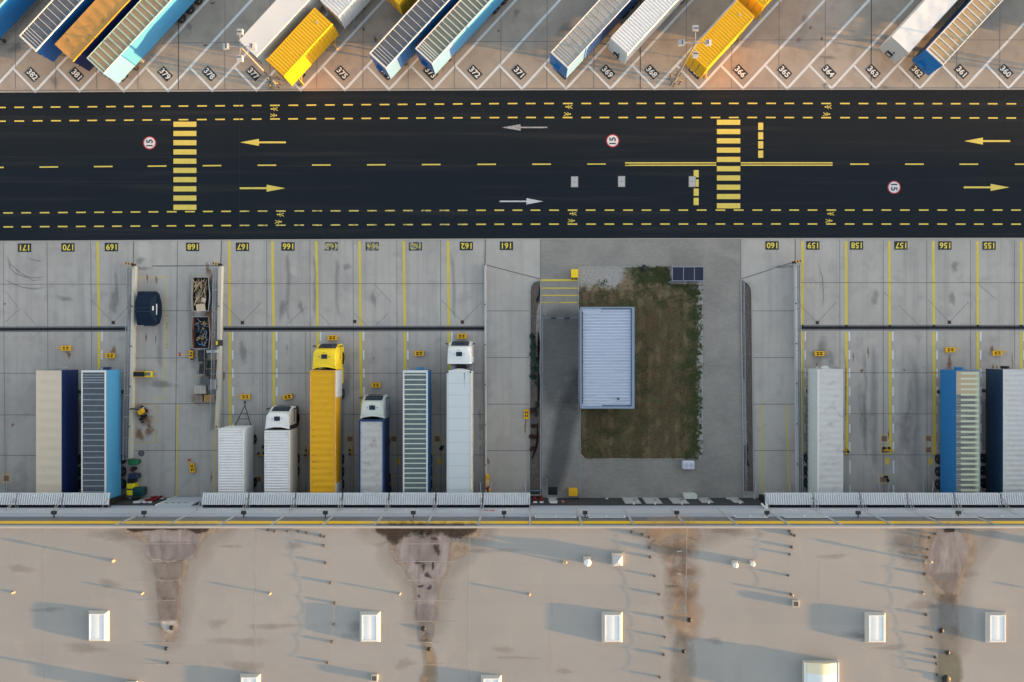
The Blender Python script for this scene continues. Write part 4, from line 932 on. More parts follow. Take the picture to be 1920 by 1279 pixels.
def body(root, W, L, zb, zt, side, ribbed=0, front=None, name='body'):
    mb = MB(); mats = [side, front or side]
    if ribbed:
        pts = []; y = 0.1; d = .035
        while y < L - .1: pts += [(y, 0), (y + ribbed * .5, 0), (y + ribbed * .6, d), (y + ribbed * .9, d)]; y += ribbed
        pts = [(0, d)] + pts + [(L, 0)]
        for s in (-1, 1):
            vs = []
            for yy, dd in pts: vs += [(s * (W / 2 - dd), yy, zb), (s * (W / 2 - dd), yy, zt - .06)]
            f = [(2 * q, 2 * q + 2, 2 * q + 3, 2 * q + 1) for q in range(len(pts) - 1)]
            mb.add(vs, f if s > 0 else [x[::-1] for x in f])
        mb.add([(-W / 2, 0, zb), (W / 2, 0, zb), (W / 2, 0, zt - .06), (-W / 2, 0, zt - .06)], [(0, 1, 2, 3)], 1)
        mb.add([(-W / 2, L, zb), (W / 2, L, zb), (W / 2, L, zt - .06), (-W / 2, L, zt - .06)], [(3, 2, 1, 0)], 0)
        mb.add([(-W / 2, 0, zb), (W / 2, 0, zb), (W / 2, L, zb), (-W / 2, L, zb)], [(3, 2, 1, 0)])
    else:
        mb.box(-W / 2, W / 2, .02, L, zb, zt - .06); mb.box(-W / 2, W / 2, 0, .02, zb, zt - .055, 1)
    return mb.build(name, mats, root)
def chassis(root, W, L, zb, axles=(9.4, 10.7, 12.0), guards=True, legs=True):
    mb = MB()
    for x in (-.45, .45): mb.box(x - .07, x + .07, .6, L - .1, zb - .38, zb)
    y = 1.0
    while y < L: mb.box(-W / 2 + .06, W / 2 - .06, y, y + .1, zb - .12, zb - .002); y += 1.6
    ch = mb.build('chassis', DSTEEL, root)
    for y in axles:
        mb = MB(); mb.tube([(-W / 2 + .3, y, .52), (W / 2 - .3, y, .52)], .08, 8); mb.build('axle', DSTEEL, root)
        for s in (-1, 1): wheel(root, s * (W / 2 - .2), y)
    if guards:
        for s in (-1, 1):
            mb = MB()
            for z in (.55, .85): mb.box(s * (W / 2 - .05) - .03, s * (W / 2 - .05) + .03, 3.2, axles[0] - .9, z, z + .12)
            for y in (3.4, 5.4, 7.6): mb.box(s * (W / 2 - .05) - .025, s * (W / 2 - .05) + .025, y, y + .08, .5, zb - .13)
            mb.build('side_guard', STEEL, root)
    if legs:
        for s in (-.8, .8):
            mb = MB(); mb.box(s - .07, s + .07, 2.3, 2.44, .08, zb - .12); mb.box(s - .17, s + .17, 2.2, 2.54, .012, .08); mb.build('landing_leg', DSTEEL, root)
    mb = MB(); mb.box(-W / 2 + .1, W / 2 - .1, L - .12, L - .02, .45, .6); mb.build('bumper', DSTEEL, root)
def front_gear(root, W, zb, m, kind):
    mb = MB()
    if kind == 'reefer':
        mb.box(-.75, .75, -.42, 0, 1.9, 3.5, 0, .06); o = mb.build('cooling_unit', m, root)
        mb = MB(); mb.box(-.5, .5, -.44, -.42, 2.2, 2.9); mb.build('grille', DSTEEL, o)
    elif kind == 'hoses':
        mb.box(-.5, .1, -.28, 0, zb + .5, zb + 1.0, 0, .03); mb.tube([(.3, -.05, zb + .6), (.45, -.3, zb + .5), (.6, -.05, zb + .75)], .03, 6); mb.tube([(-.85, -.05, zb + .8), (-.7, -.22, zb + .7), (-.55, -.05, zb + .9)], .03, 6)
        mb.build('connection_box', m, root)
    elif kind == 'hatch':
        mb.box(-.35, .35, -.16, 0, zb + .25, zb + .85, 0, .02); o = mb.build('equipment_box', BLACK, root)
        mb = MB(); mb.box(-.24, .24, -.175, -.16, zb + .4, zb + .75); mb.build('lid', mat('lid_grey', (.4, .41, .42), .5, .05), o); mb = MB(); mb.box(.15, .32, -.06, 0, zb + 1.1, zb + 1.3); mb.build('socket', BLACK, root)
TG = 'semi-trailers parked in the slanted bays'; DG = 'semi-trailers backed onto the docks'
UP = R(47.3 - 90)
def place(px, py, z=4.0):
    p = P(px, py, z); return (p.x, p.y, 0)
def semi(label, loc, rz, group, W=2.5, L=13.6, zt=4.0, zb=1.15, side=BLUE, front=None, roof=('tarp', None), gear='hoses', gearmat=None, ribbed=0, axles=None, name='semi_trailer'):
    t = thing(name, label, 'trailer', loc, rz, group); body(t, W, L, zb, zt, side, ribbed, front)
    kind, *a = roof; kw = a[1] if len(a) > 1 else {}
    if kind == 'slat': slat_roof(t, W, L, zt, *a[0], **kw)
    elif kind == 'tarp': tarp_roof(t, W, L, zt, a[0], **kw)
    elif kind == 'rib': rib_roof(t, W, L, zt, a[0], **kw)
    chassis(t, W, L, zb, axles or (9.4, 10.7, 12.0)); front_gear(t, W, zb, gearmat or front or side, gear); return t
def panel(t, name, m, x, y0, y1, z0, z1, W=2.5):
    mb = MB(); s = 1 if x > 0 else -1; mb.box(min(s * W / 2, s * (W / 2 + .012)), max(s * W / 2, s * (W / 2 + .012)), y0, y1, z0, z1); return mb.build(name, m, t)
FRM = mat('white_roof_frame', (.62, .63, .64), .45, .05); RIBW = mat('pale_rib', (.60, .635, .60), .5, .05); RIBG = mat('green_white_rib', (.50, .56, .42), .55, .08)
G1 = mat('grey_roof_sheet', (.060, .078, .10), .35, .2, 1.2, dirt=(.12, .13, .14), dirt_amt=.5); G2 = mat('green_grey_roof_sheet', (.10, .135, .145), .35, .2, 1.0, dirt=(.17, .2, .2), dirt_amt=.5)
G3 = mat('dark_roof_sheet', (.085, .095, .115), .4, .2, 1.0, dirt=(.16, .16, .165), dirt_amt=.5); G4 = mat('olive_roof_sheet', (.135, .155, .13), .4, .15, 1.0, dirt=(.2, .21, .18), dirt_amt=.5)
TAN1 = mat('browned_roof_sheet', (.285, .21, .125), .5, .25, .9, dirt=(.20, .19, .16), dirt_amt=.7); TAN2 = mat('yellowed_roof_sheet', (.40, .28, .15), .5, .12, .8, dirt=(.52, .42, .27), dirt_amt=.5)
FROST = mat('frosted_roof_sheet', (.31, .31, .30), .5, .25, .7, dirt=(.17, .165, .16), dirt_amt=.7)
TEAL_R = mat('teal_rib', (.36, .47, .38), .55, .1)
def split_sheet():
    m, nt, b, _ = new_mat('part_yellowed_sheet'); tc = N(nt, 'ShaderNodeTexCoord'); sx = N(nt, 'ShaderNodeSeparateXYZ'); nt.links.new(tc.outputs['Object'], sx.inputs[0])
    f = rng(nt, sx.outputs[1], 2.36, 2.40); g2 = rng(nt, noise(nt, 1, 4, (.6, 5, 1)), .4, .65)
    col = mix(nt, f, (.42, .33, .22), mix(nt, g2, (.10, .11, .125), (.22, .22, .19)))
    col = mix(nt, math_(nt, 'MULTIPLY', rng(nt, sx.outputs[0], -.55, -1.05), .8), col, (.44, .47, .34))
    nt.links.new(col, b.inputs['Base Color']); setin(b, Roughness=.45); return m
# ---- slanted bays, from the left
semi('blue trailer cut by the left edge, tan roof sheet and double wheels showing', place(-84, 70), UP, TG, 2.35, side=BLUE, roof=('slat', (TAN1, mat('ice_blue_frame', (.30, .55, .66), .45, .05), TEAL_R), dict(pitch=.66)), gear='none', axles=(11.0, 12.3))
semi('trailer with grey slatted roof, white frame and mid blue sides above bay 382', place(51, 82), UP, TG, 2.3, side=MBLUE, roof=('slat', (G3, FRM, FRM), dict(pitch=.66, rw=.05, edge=.11, close=4)))
t = semi('trailer with a wrinkled orange brown tarpaulin roof and navy sides', place(119.5, 99), UP, TG, 2.5, side=NAVY, roof=('tarp', mat('brown_orange_tarp', (.46, .24, .06), .6, .25, .6, (1, 1, 1), dirt=(.20, .13, .06), dirt_amt=.9), dict(pitch=1.1, sag=.03)), gear='hoses')
mb = MB(); mb.box(1.22, 1.275, 0, 13.6, 3.86, 4.03); mb.build('roof_edge', mat('orange_edge', (.72, .34, .02), .5, .06), t)
t = semi('pale teal ended trailer with a tan ribbed roof beside bay number 380', place(178, 124), UP, TG, 2.3, side=LBLUE, front=MBLUE, roof=('slat', (TAN1, mat('ice_frame', (.32, .50, .52), .5, .08), TEAL_R), dict(pitch=.66, rw=.16, edge=.07, close=0)))
panel(t, 'side_panel', mat('pale_teal_coat', (.12, .26, .54), .45, .04), 1, .0, 2.55, 1.2, 3.92, 2.3)
mb = MB(); mb.box(1.151, 1.17, 2.55, 2.63, 1.2, 3.92); mb.build('side_post', MBLUE, t)
t = semi('long smooth white tarpaulin trailer behind the left lamp mast', place(464, 91), UP, TG, 2.35, side=WHITE_D, front=WHITE_D, roof=('tarp', mat('smooth_white_tarp', (.66, .665, .66), .5, .05, .4), dict(pitch=3.3, sag=.01)), gear='none')
mb = MB(); mb.box(-.9, .75, -.06, 0, 1.25, 1.75); mb.build('front_opening', BLACK, t)
# swap bodies standing on folding legs
def swap(label, loc, rz, group, W=2.4, L=7.15, zt=3.85, zb=1.15, m=YEL, front=None, hatch=True, legs=True):
    t = thing('swap_body', label, 'container', loc, rz, group); body(t, W, L, zb, zt, m, .42, front); rib_roof(t, W, L, zt, m, .30, .05, .09)
    mb = MB(); mb.box(-.35, .35, .3, L - .3, zb - .14, zb); mb.build('floor_frame', m, t)
    for s in (-1, 1):
        for y in (1.0, L - 1.0):
            if not legs: continue
            mb = MB(); x = s * (W / 2 - .08); mb.tube([(x, y, zb - .05), (x + s * .34, y - .05, .03)], .045, 8); mb.tube([(x, y + .5, zb - .05), (x + s * .2, y + .04, .55)], .03, 6); mb.box(x + s * .34 - .1, x + s * .34 + .1, y - .15, y + .05, .012, .04)
            mb.build('support_leg', YEL if m in (YEL, YEL_B) else STEEL, t)
            mb = MB(); mb.box(x - .1, x + .1, y - .12, y + .12, zb - .12, zb + .001); mb.build('leg_bracket', DSTEEL, t)
    for s in (-1, 1):
        mb = MB(); mb.box(s * (W / 2) - .07, s * (W / 2) + .0 + (.02 if s > 0 else -.02) + .05, -.02, .1, zb, zt + .06); mb.build('corner_post', m, t)
    if hatch:
        mb = MB(); mb.box(-.18, .18, L - 1.0, L - .86, zt + .05, zt + .075); mb.build('roof_plate', mat('bare_plate', (.5, .47, .4), .5, .2), t)
    mb = MB()
    for x in (-.35, .35): mb.tube([(x, -.05, zb + .1), (x, -.05, zt - .2)], .025, 6)
    mb.build('lock_bar', STEEL, t); return t
SG = 'swap bodies on folding legs in the slanted bays'
swap('yellow ribbed swap body on legs with its lit side facing bay 375', place(516, 128, 3.85), UP, SG)
swap('white ribbed container parked behind the long yellow swap body by bay 375', place(618, 17, 3.85), UP, SG, m=WHITE_D)
swap('yellow container of which only a corner shows between bays 375 and 374', place(731, -8, 3.85), UP, SG)
t = semi('trailer with dark slatted roof and blue side, behind half hidden bay number 374', place(707.5, 115), UP, TG, 2.32, side=BLUE, front=MBLUE, roof=('slat', (G3, FRM, FRM), dict(pitch=.68, rw=.05, edge=.12, close=4)))
PTEAL = mat('pale_teal_coat', (0, 0, 0))
panel(t, 'side_panel', PTEAL, 1, 0, 2.0, 1.2, 3.92, 2.32)
t = semi('trailer with olive slatted roof and light blue side over bay number 373', place(794, 106), UP, TG, 2.32, side=LBLUE, front=MBLUE, roof=('slat', (G4, FRM, RIBW), dict(pitch=.55, rw=.09, edge=.10, close=4)))
panel(t, 'side_panel', PTEAL, 1, 0, 3.0, 1.2, 3.92, 2.32)
t = semi('trailer with frosted grey roof and dark blue side left of bay 369', place(1048, 113.5), UP, TG, 2.35, side=MBLUE, front=BLUE, roof=('slat', (FROST, FRM, mat('frosted_rib', (.43, .44, .45), .5, .05)), dict(pitch=.64, rw=.06, edge=.10, close=4)))
panel(t, 'side_panel', PTEAL, 1, 0, 5.2, 1.2, 3.92, 2.35)
semi('white finely ribbed box trailer between bays 369 and 368', place(1161, 86), UP, TG, 2.35, side=WHITE_D, front=WHITE_D, roof=('rib', WHITE, dict(pitch=.30)), gear='hatch')
swap('yellow swap body under the right lamp mast covering bay number 367', place(1308, 114, 3.85), UP, SG)
swap('yellow container corner at the top edge right of the lamp mast', place(1414, -1, 3.85), UP, SG)
semi('plain white trailer with a black equipment box on its end, by bay 363', place(1688, 84), UP, TG, 2.35, side=WHITE_D, front=mat('grey_white_end', (.50, .51, .50), .5, .06), roof=('tarp', WHITE, dict(pitch=1.8, sag=.02, wrinkle=.012)), gear='hatch')
semi('trailer with yellowed slatted roof and bright blue end over bay number 362', place(1752, 108), UP, TG, 2.35, side=MBLUE, front=mat('signal_blue_end', (.012, .18, .50), .45, .1), roof=('slat', (TAN2, FRM, FRM), dict(pitch=.68, rw=.10, edge=.11, close=0)))
for q, (px, py, m) in enumerate(((2040, 60, WHITE_D), (2124, 70, BLUE), (2290, 60, WHITE_D))):       # more of the row stands beyond the right edge
    semi(('white', 'blue', 'further white')[q] + ' trailer standing outside the right edge of the view', place(px, py), UP, TG, 2.4, side=m, roof=('tarp', WHITE, {}))

# ---- dock row
DN = math.pi
def cab(label, px, py, m, lower=None, high=True, name='truck', fins=True, W=2.46, arc=False, group='trucks standing at the docks', wheels=((-1, 1.35), (-1, 4.9)), tail=5.9, tank=None, k=1.0):
    """tractor: local origin under the front bumper, +Y towards the tail"""
    p = P(px, py, 1.0); t = thing(name, label, 'truck', (p.x, p.y, 0), DN, group); lower = lower or m
    zt = 3.62 if high else 3.2; hw = W / 2; dk = (1 - k) * 2.26
    def ring(z, yf, yr, wf, wr, rf_, rr_=.08):
        pts = []; yr -= dk
        def arc_(cx, cy, r, a0, n=5):
            for i in range(n + 1): a = R(a0 + 90 * i / n); pts.append((cx + r * math.cos(a), cy + r * math.sin(a), z))
        arc_(wr - rr_, yr - rr_, rr_, 0); arc_(-wr + rr_, yr - rr_, rr_, 90); arc_(-wf + rf_, yf + rf_, rf_, 180); arc_(wf - rf_, yf + rf_, rf_, 270)
        return pts
    mb = MB(); mb.loft([ring(.45, .06, 2.2, hw, hw, .22), ring(.75, 0, 2.22, hw, hw, .25), ring(1.28, .0, 2.22, hw, hw, .25)]); low = mb.build('lower_cab', lower, t, smooth=35)
    mb = MB(); mb.loft([ring(1.28, .0, 2.22, hw, hw, .25), ring(1.75, .04, 2.24, hw, hw, .25), ring(2.75, .46, 2.24, hw * .985, hw * .99, .36), ring(zt - .28, .53, 2.26, hw * .955, hw * .98, .5), ring(zt - .08, .60, 2.28, hw * .92, hw * .965, .56), ring(zt, .72, 2.24, hw * .83, hw * .91, .54)], cap=(False, True))
    mb.build('cab', m, t, smooth=40)
    # windscreen wraps the front between two heights
    mb = MB(); vs = []
    for z, yf, wf in ((1.75, -.005, hw - .02), (2.76, .415, hw * .985 - .02)):
        for i in range(9):
            u = -1 + 2 * i / 8; vs.append((u * wf, yf - .01 + .30 * abs(u) ** 6, z))
    mb.add(vs, [(i, i + 1, i + 10, i + 9) for i in range(8)]); mb.build('windscreen', GLASS, t, smooth=60)
    mb = MB(); mb.box(-.5, .5, .10, .36, 2.74, 2.79, 0, .02); mb.build('sun_visor', GLASS, t)
    mb = MB(); mb.box(-.85, .85, -.035, .0, .62, 1.18); mb.build('grille', DSTEEL, t)
    for s in (-1, 1):
        mb = MB(); mb.box(s * .92 - .2, s * .92 + .2, -.03, .12, .56, .74, 0, .02); mb.build('headlight', mat('lamp_glass', (.6, .62, .65), .15, .05), t)
        mb = MB(); x = s * (hw + .004); mb.add([(x, .40, 1.75), (x, 1.52, 1.75), (s * (hw * .975 + .012), 1.50, 2.62), (s * (hw * .965 + .012), .66, 2.62)], [(0, 1, 2, 3) if s > 0 else (3, 2, 1, 0)]); mb.build('side_window', GLASS, t)
        mb = MB(); mb.tube([(s * hw * .98, .36, 2.55), (s * (hw + .15), .26, 2.5)], .03, 6); mb.box(s * (hw + .16) - .10, s * (hw + .16) + .10, .16, .28, 1.75, 2.52, 0, .04); mb.build('mirror', DSTEEL, t)
        mb = MB(); mb.box(s * (hw - .06) - .06, s * (hw - .06) + .06, .9, 2.1, .35, 1.15); mb.build('step_panel', lower, t)
        if fins:
            mb = MB(); mb.loft([[(s * (hw - .03), 2.2 - dk, 1.1), (s * (hw + .005), 2.2 - dk, 1.1), (s * (hw + .005), 2.62 - dk, 1.1), (s * (hw - .03), 2.62 - dk, 1.1)], [(s * (hw * .9 - .03), 2.2 - dk, zt - .3), (s * (hw * .95), 2.2 - dk, zt - .3), (s * (hw * .98), 2.62 - dk, zt - .25), (s * (hw * .93 - .03), 2.62 - dk, zt - .25)]]); mb.build('side_fin', lower, t)
    mb = MB(); n = 12; vs = []
    if arc:
        for i in range(n + 1):
            u = -1 + 2 * i / n; y = 3.02 - dk - .42 * math.cos(u * 1.25) + .15; vs += [(u * hw * .93, y, 3.45), (u * hw * .95, y + .24, 3.5), (u * hw * .95, y + .26, 2.2), (u * hw * .93, y + .0, 2.2)]
        mb.add(vs, [(4 * i + a, 4 * i + (a + 1) % 4, 4 * i + 4 + (a + 1) % 4, 4 * i + 4 + a) for i in range(n) for a in range(4)]); mb.build('air_deflector', m, t, smooth=40)
    else:
        for i in range(n + 1):
            u = -1 + 2 * i / n; y = 2.50 - dk - .26 * math.cos(u * 1.45); vs += [(u * hw * .98, y - .25, zt - .02 - .05 * u * u), (u * hw * 1.0, y + .10, zt + .06 - .12 * u * u), (u * hw * 1.0, y + .1, zt - .06 - .12 * u * u), (u * hw * .98, y - .25, zt - .14 - .05 * u * u)]
        mb.add(vs, [(4 * i + a, 4 * i + (a + 1) % 4, 4 * i + 4 + (a + 1) % 4, 4 * i + 4 + a) for i in range(n) for a in range(4)]); mb.build('roof_spoiler', m, t, smooth=40)
    yh = 1.28 - dk * .4; mb = MB(); mb.box(-.30, .30, yh - .22, yh + .22, zt + .0, zt + .035, 0, .015); mb.build('roof_hatch', mat('tinted_hatch', (.012, .022, .05), .25, .1), t)
    for x, y in ((-.5, yh), (.5, yh), (0, .9)):
        mb = MB(); mb.box(x - .03, x + .03, y - .05, y + .05, zt - .02, zt + .05); mb.build('roof_lamp', DSTEEL, t)
    mb = MB()
    for x in (-.42, .42): mb.box(x - .05, x + .05, 1.9, tail, .72, .98)
    mb.box(-.5, .5, 2.0, 2.9, .78, 1.0); mb.build('chassis', DSTEEL, t)
    mb = MB(); mb.tube([(-.75, 2.62 - dk, .9), (-.75, 2.62 - dk, 3.0)], .09, 8); mb.box(-.4, .5, 2.36 - dk, 2.42 - dk, 1.2, 2.4); mb.build('exhaust_stack', DSTEEL, t)
    for s in (-1, 1):
        for _, y in wheels: wheel(t, s * (hw - .19), y)
        mb = MB(); mb.box(s * (hw - .35) - .3, s * (hw - .35) + .3, 2.5, 4.1, .42, .95, 0, .06); mb.build('fuel_tank', tank or STEEL, t)
        mb = MB(); y = wheels[-1][1]; mb.box(s * (hw - .19) - .22, s * (hw - .19) + .22, y - .6, y + .6, 1.06, 1.1); mb.build('mudguard', DSTEEL, t)
    return t
PALE = mat('cream_white_coat', (.60, .63, .58), .4, .04)
lx = lambda px, py: place(px, py)
semi('trailer with plain beige tarpaulin roof and navy right side at dock 170', lx(91.5, 694.5), DN, DG, 2.55, side=NAVY, roof=('tarp', mat('beige_tarp', (.58, .50, .40), .6, .05, .5, dirt=(.50, .44, .36), dirt_amt=.4), dict(pitch=.95, sag=.045)), gear='hoses', gearmat=mat('grey_gear', (.35, .36, .37), .5, .1))
semi('sky blue trailer with dark slatted roof in a white frame at dock 169', lx(175.5, 694.5), DN, DG, 2.45, side=LBLUE, roof=('slat', (G1, FRM, mat('thin_blue_rib', (.33, .38, .44), .5, .05)), dict(pitch=.575, rw=.065, edge=.13, close=4)), gear='hoses', gearmat=NAVY)
# drawbar trailer with a white body
t = thing('drawbar_trailer', 'white ribbed box trailer with a black A-shaped drawbar at dock 167', 'trailer', lx(432.5, 803.5), DN, 'box bodies at the docks'); body(t, 2.48, 7.6, 1.1, 3.95, WHITE, 0); rib_roof(t, 2.48, 7.6, 3.95, WHITE, .27, .05, .06)
chassis(t, 2.48, 7.6, 1.1, (1.5, 6.0), False, False)
mb = MB()
for s in (-1, 1): mb.tube([(s * .85 - .05, .1, .85), (-.22, -2.05, .75)], .05, 8)
for f in (.35, .62): mb.tube([(-.85 + .63 * f - .05, .1 - 2.15 * f, .83), (.85 - 1.07 * f - .05 * (1 - f), .1 - 2.15 * f, .83)], .035, 6)
mb.tube([(-.22, -2.0, .75), (-.22, -2.35, .75)], .06, 8); mb.lathe([(.12, -.04), (.12, .04)], 12, c=(-.22, -2.4, .75)); mb.build('drawbar', DSTEEL, t)
# white rigid truck carrying a ribbed box
c = cab('white cab truck with black lower sides carrying a white ribbed box at dock 166', 535, 760.5, WHITE, DSTEEL, wheels=((-1, 1.35), (-1, 5.6), (-1, 6.9)), tail=9.8, fins=True, k=.83)
p = P(519.2, 807.5, 3.95); off = Vector((c.location.x - p.x, c.location.y - p.y, 0)); mb = MB()
bt = bpy.data.objects.new('cargo_box', None); COL.objects.link(bt); bt.parent = c; bt.location = (off.x, off.y, 0)
bb = body(bt, 2.48, 7.4, 1.2, 3.95, WHITE); rib_roof(bt, 2.48, 7.4, 3.95, WHITE, .27, .05, .06)
# yellow tractor and orange trailer
cab('yellow cab truck coupled to the long orange trailer at dock 165', 620.5, 645, YEL_B, YEL_B, fins=True, tank=YEL_B, wheels=((-1, 1.35), (-1, 5.2)))
OT = mat('orange_tarp', (.70, .365, .004), .55, .07, .6, (.5, 1, 1), dirt=(.58, .28, .008), dirt_amt=.6)
t = semi('long orange tarpaulin trailer with white side panels behind the yellow cab', lx(605, 694.5), DN, DG, 2.5, side=OT, roof=('tarp', OT, dict(pitch=.64, sag=.05, edge=.05, frame=mat('orange_rail', (.66, .38, .12), .5, .05))), gear='none')
panel(t, 'white_side_panel', WHITE_D, -1, .05, 2.75, 1.2, 3.85); panel(t, 'white_side_panel', WHITE_D, -1, 11.4, 13.5, 1.2, 3.85); panel(t, 'side_rail', STEEL, -1, 2.75, 11.4, 1.2, 1.75)
ro = [o for o in t.children if o.name.startswith('roof') and 'frame' not in o.name][0]
SOOT = stain_mat('soot_streak', (.10, .07, .03), .75, 3, .8)
def streaks(root, par, pts, z, m):
    for (x, y, l, w) in pts:
        mb = MB(); mb.a = []
        for i in range(5):
            u = i / 4
            for s, a in ((-1, 0), (0, 1 - u * .9), (1, 0)): mb.v.append(Vector((x - l * u, y + s * w / 2 * (1 - .3 * u) + .05 * u, z))); mb.a.append(a if i else a * .6)
        for i in range(4):
            for k in (0, 1): mb.f.append([3 * i + k, 3 * i + 3 + k, 3 * i + 4 + k, 3 * i + 1 + k][::-1]); mb.m.append(0)
        mb.build('stain', m, par)
streaks(t, ro, [(1.18, y, l, w) for y, l, w in ((4.0, .5, .1), (5.95, .7, .14), (6.6, .8, .14), (7.25, .5, .12), (8.5, .9, .2), (9.15, 1.2, .26), (9.8, .8, .14), (10.5, .6, .14), (11.2, .6, .16), (3.3, .5, .1))], 4.012, SOOT)
# pale tractor and blue-edged trailer with a weathered roof
cab('cream white day cab truck at dock 164 in front of a grey roofed trailer', 706, 740.5, PALE, PALE, high=False, k=.86)
GT = mat('weathered_grey_tarp', (.47, .465, .46), .7, .12, .7, dirt=(.25, .24, .235), dirt_amt=.8)
t = semi('shorter trailer with weathered grey roof and dark blue edges at dock 164', lx(696.5, 787.5), DN, DG, 2.52, L=9.2, side=mat('deep_blue_coat', (.005, .024, .095), .45, .08), roof=('tarp', GT, dict(pitch=.82, sag=.045, edge=.16, frame=mat('deep_blue_rail', (.006, .036, .135), .45, .08))), gear='none', axles=(6.4, 7.7))
# slatted trailer
semi('blue trailer with pale green ribs across a grey roof at dock 163', lx(778.6, 694.5), DN, DG, 2.48, side=BLUE, roof=('slat', (G2, FRM, mat('mint_rib', (.56, .62, .56), .5, .05)), dict(pitch=.492, rw=.105, edge=.15, close=0)), gear='hoses', gearmat=LBLUE)
# white tractor with panelled box trailer
cab('white high roof truck with a curved white deflector behind its cab at dock 162', 865, 640.5, WHITE, WHITE, arc=True, fins=False)
t = semi('smooth white box trailer with panel joints and a dark streak at dock 162', lx(860.6, 697), DN, DG, 2.46, side=mat('ivory_side', (.70, .68, .62), .5, .04), front=WHITE, roof=('tarp', mat('clean_white_roof', (.58, .63, .66), .4, .03, .4), dict(pitch=30, sag=0)), gear='none')
ro = [o for o in t.children if o.name.startswith('roof')][0]; mb = MB(); y = 1.15
while y < 13.4: mb.box(-1.12, 1.12, y, y + .022, 4.0, 4.006); y += 1.18
for x in (-1.1, 1.1): mb.box(x - .012, x + .012, .1, 13.5, 4.0, 4.007)
mb.build('panel_joint', mat('joint_grey', (.30, .33, .35), .6, .1), ro)
blob_pts = [(-.62, .06, 1.0, .16)]
mb = MB(); mb.a = []
for i in range(6):
    u = i / 5
    for s, a in ((-1, 0), (0, 1 - u * .8), (1, 0)): mb.v.append(Vector((-.55 + s * .11, .1 + 2.1 * u, 4.012))); mb.a.append(a)
for i in range(5):
    for k in (0, 1): mb.f.append([3 * i + k, 3 * i + 1 + k, 3 * i + 4 + k, 3 * i + 3 + k]); mb.m.append(0)
mb.build('stain', stain_mat('grey_run', (.16, .17, .18), .7, 1.5, .4), ro)
for s in (-1, 1):
    mb = MB(); mb.box(s * 1.14 - .09, s * 1.14 + .09, -.02, .12, 3.9, 4.06, 0, .02); mb.build('corner_marker', DSTEEL, t)
mb = MB(); mb.box(-1.05, 1.05, -.12, .0, 3.7, 4.02, 0, .04); mb.build('front_rail', WHITE, t)
# right hand docks
WT = mat('grimy_white_tarp', (.53, .535, .54), .65, .08, .35, (1, 1.6, 1), dirt=(.36, .33, .315), dirt_amt=.75)
t = semi('grimy white tarpaulin trailer with black clips along its left side at dock 159', lx(1557.5, 692.5), DN, DG, 2.52, side=mat('pale_side_curtain', (.55, .59, .61), .55, .05), roof=('tarp', WT, dict(pitch=.62, sag=.035, wrinkle=.012)), gear='hoses', gearmat=WHITE)
for y in [.6 + .62 * i for i in range(20)]:
    mb = MB(); mb.box(1.262, 1.285, y - .05, y + .05, 1.2, 1.36); mb.build('curtain_clip', BLACK, t)
mb = MB(); mb.box(1.20, 1.30, 0, 13.6, 3.86, 4.03, 0, .02); mb.build('roof_edge', WHITE, t)
semi('signal blue trailer with a ribbed roof yellowed at its front end at dock 156', lx(1815, 694.5), DN, DG, 2.46, side=BLUE, roof=('slat', (split_sheet(), mat('blue_frame', (.03, .16, .38), .45, .05), RIBG), dict(pitch=.532, rw=.20, edge=.05, close=0, rib_x=(.06, .80), thin=.03)), gear='hoses', gearmat=BLUE)
semi('slate navy trailer with whitish ribbed tarpaulin roof cut by the right edge', lx(1904.5, 692.5), DN, DG, 2.55, side=DNAVY, front=mat('dull_front', (.25, .28, .31), .5, .1), roof=('tarp', mat('whitish_tarp', (.52, .53, .54), .6, .08, .8, dirt=(.43, .42, .42), dirt_amt=.6), dict(pitch=.50, sag=.045, wrinkle=.01)), gear='hoses', gearmat=BLACK)
# ================================================================== OTHER THINGS
def at(px, py, z=0.0): p = P(px, py, z); return (p.x, p.y, z)
# ---- small flat-roofed building on the plot
U = P(1139, 671, 3.4)
ub = thing('utility_building', 'small pale blue building with a ribbed metal roof on the grass plot', 'building', (U.x, U.y, 0))
w, l, zt = 5.46, 10.25, 3.4
WALLB = mat('blue_wall', (.22, .29, .40), .5, .06)
mb = MB(); mb.box(-w / 2 + .1, w / 2 - .1, -l / 2 + .1, l / 2 - .1, 0, zt - .35); mb.build('wall', WALLB, ub)
mb = MB()
for a in ((-w / 2, -w / 2 + .14, -l / 2, l / 2), (w / 2 - .28, w / 2, -l / 2, l / 2), (-w / 2 + .14, w / 2 - .28, -l / 2, -l / 2 + .22), (-w / 2 + .14, w / 2 - .28, l / 2 - .14, l / 2)): mb.box(*a, zt - .55, zt)
mb.build('parapet', mat('blue_parapet', (.20, .27, .38), .4, .08), ub)
mb = MB(); pts = []; y = -l / 2 + .34; pit = .312
while y < l / 2 - .5: pts += [(y, 0), (y + pit * .52, 0), (y + pit * .60, .10), (y + pit * .92, .10)]; y += pit
pts.append((l / 2 - .2, 0)); vs = []
for yy, dz in pts: vs += [(-w / 2 + .17, yy, zt - .26 + dz), (w / 2 - .36, yy, zt - .2 + dz)]
mb.add(vs, [(2 * q + 1, 2 * q + 3, 2 * q + 2, 2 * q) for q in range(len(pts) - 1)])
rfo = mb.build('roof', mat('pale_blue_sheet', (.48, .55, .68), .4, .06, .5, (.5, 2.5, 1), dirt=(.36, .41, .50), dirt_amt=.6), ub)
for x0, x1, y0, y1 in ((-w / 2 + .17, -w / 2 + 2.1, l / 2 - .58, l / 2 - .15), (-w / 2 + .17, -w / 2 + 2.2, -l / 2 + .23, -l / 2 + .5)):
    mb = MB(); mb.box(x0, x1, y0, y1, zt - .15, zt - .12); mb.build('cover_plate', mat('plate_blue', (.40, .46, .58), .4, .06), ub)
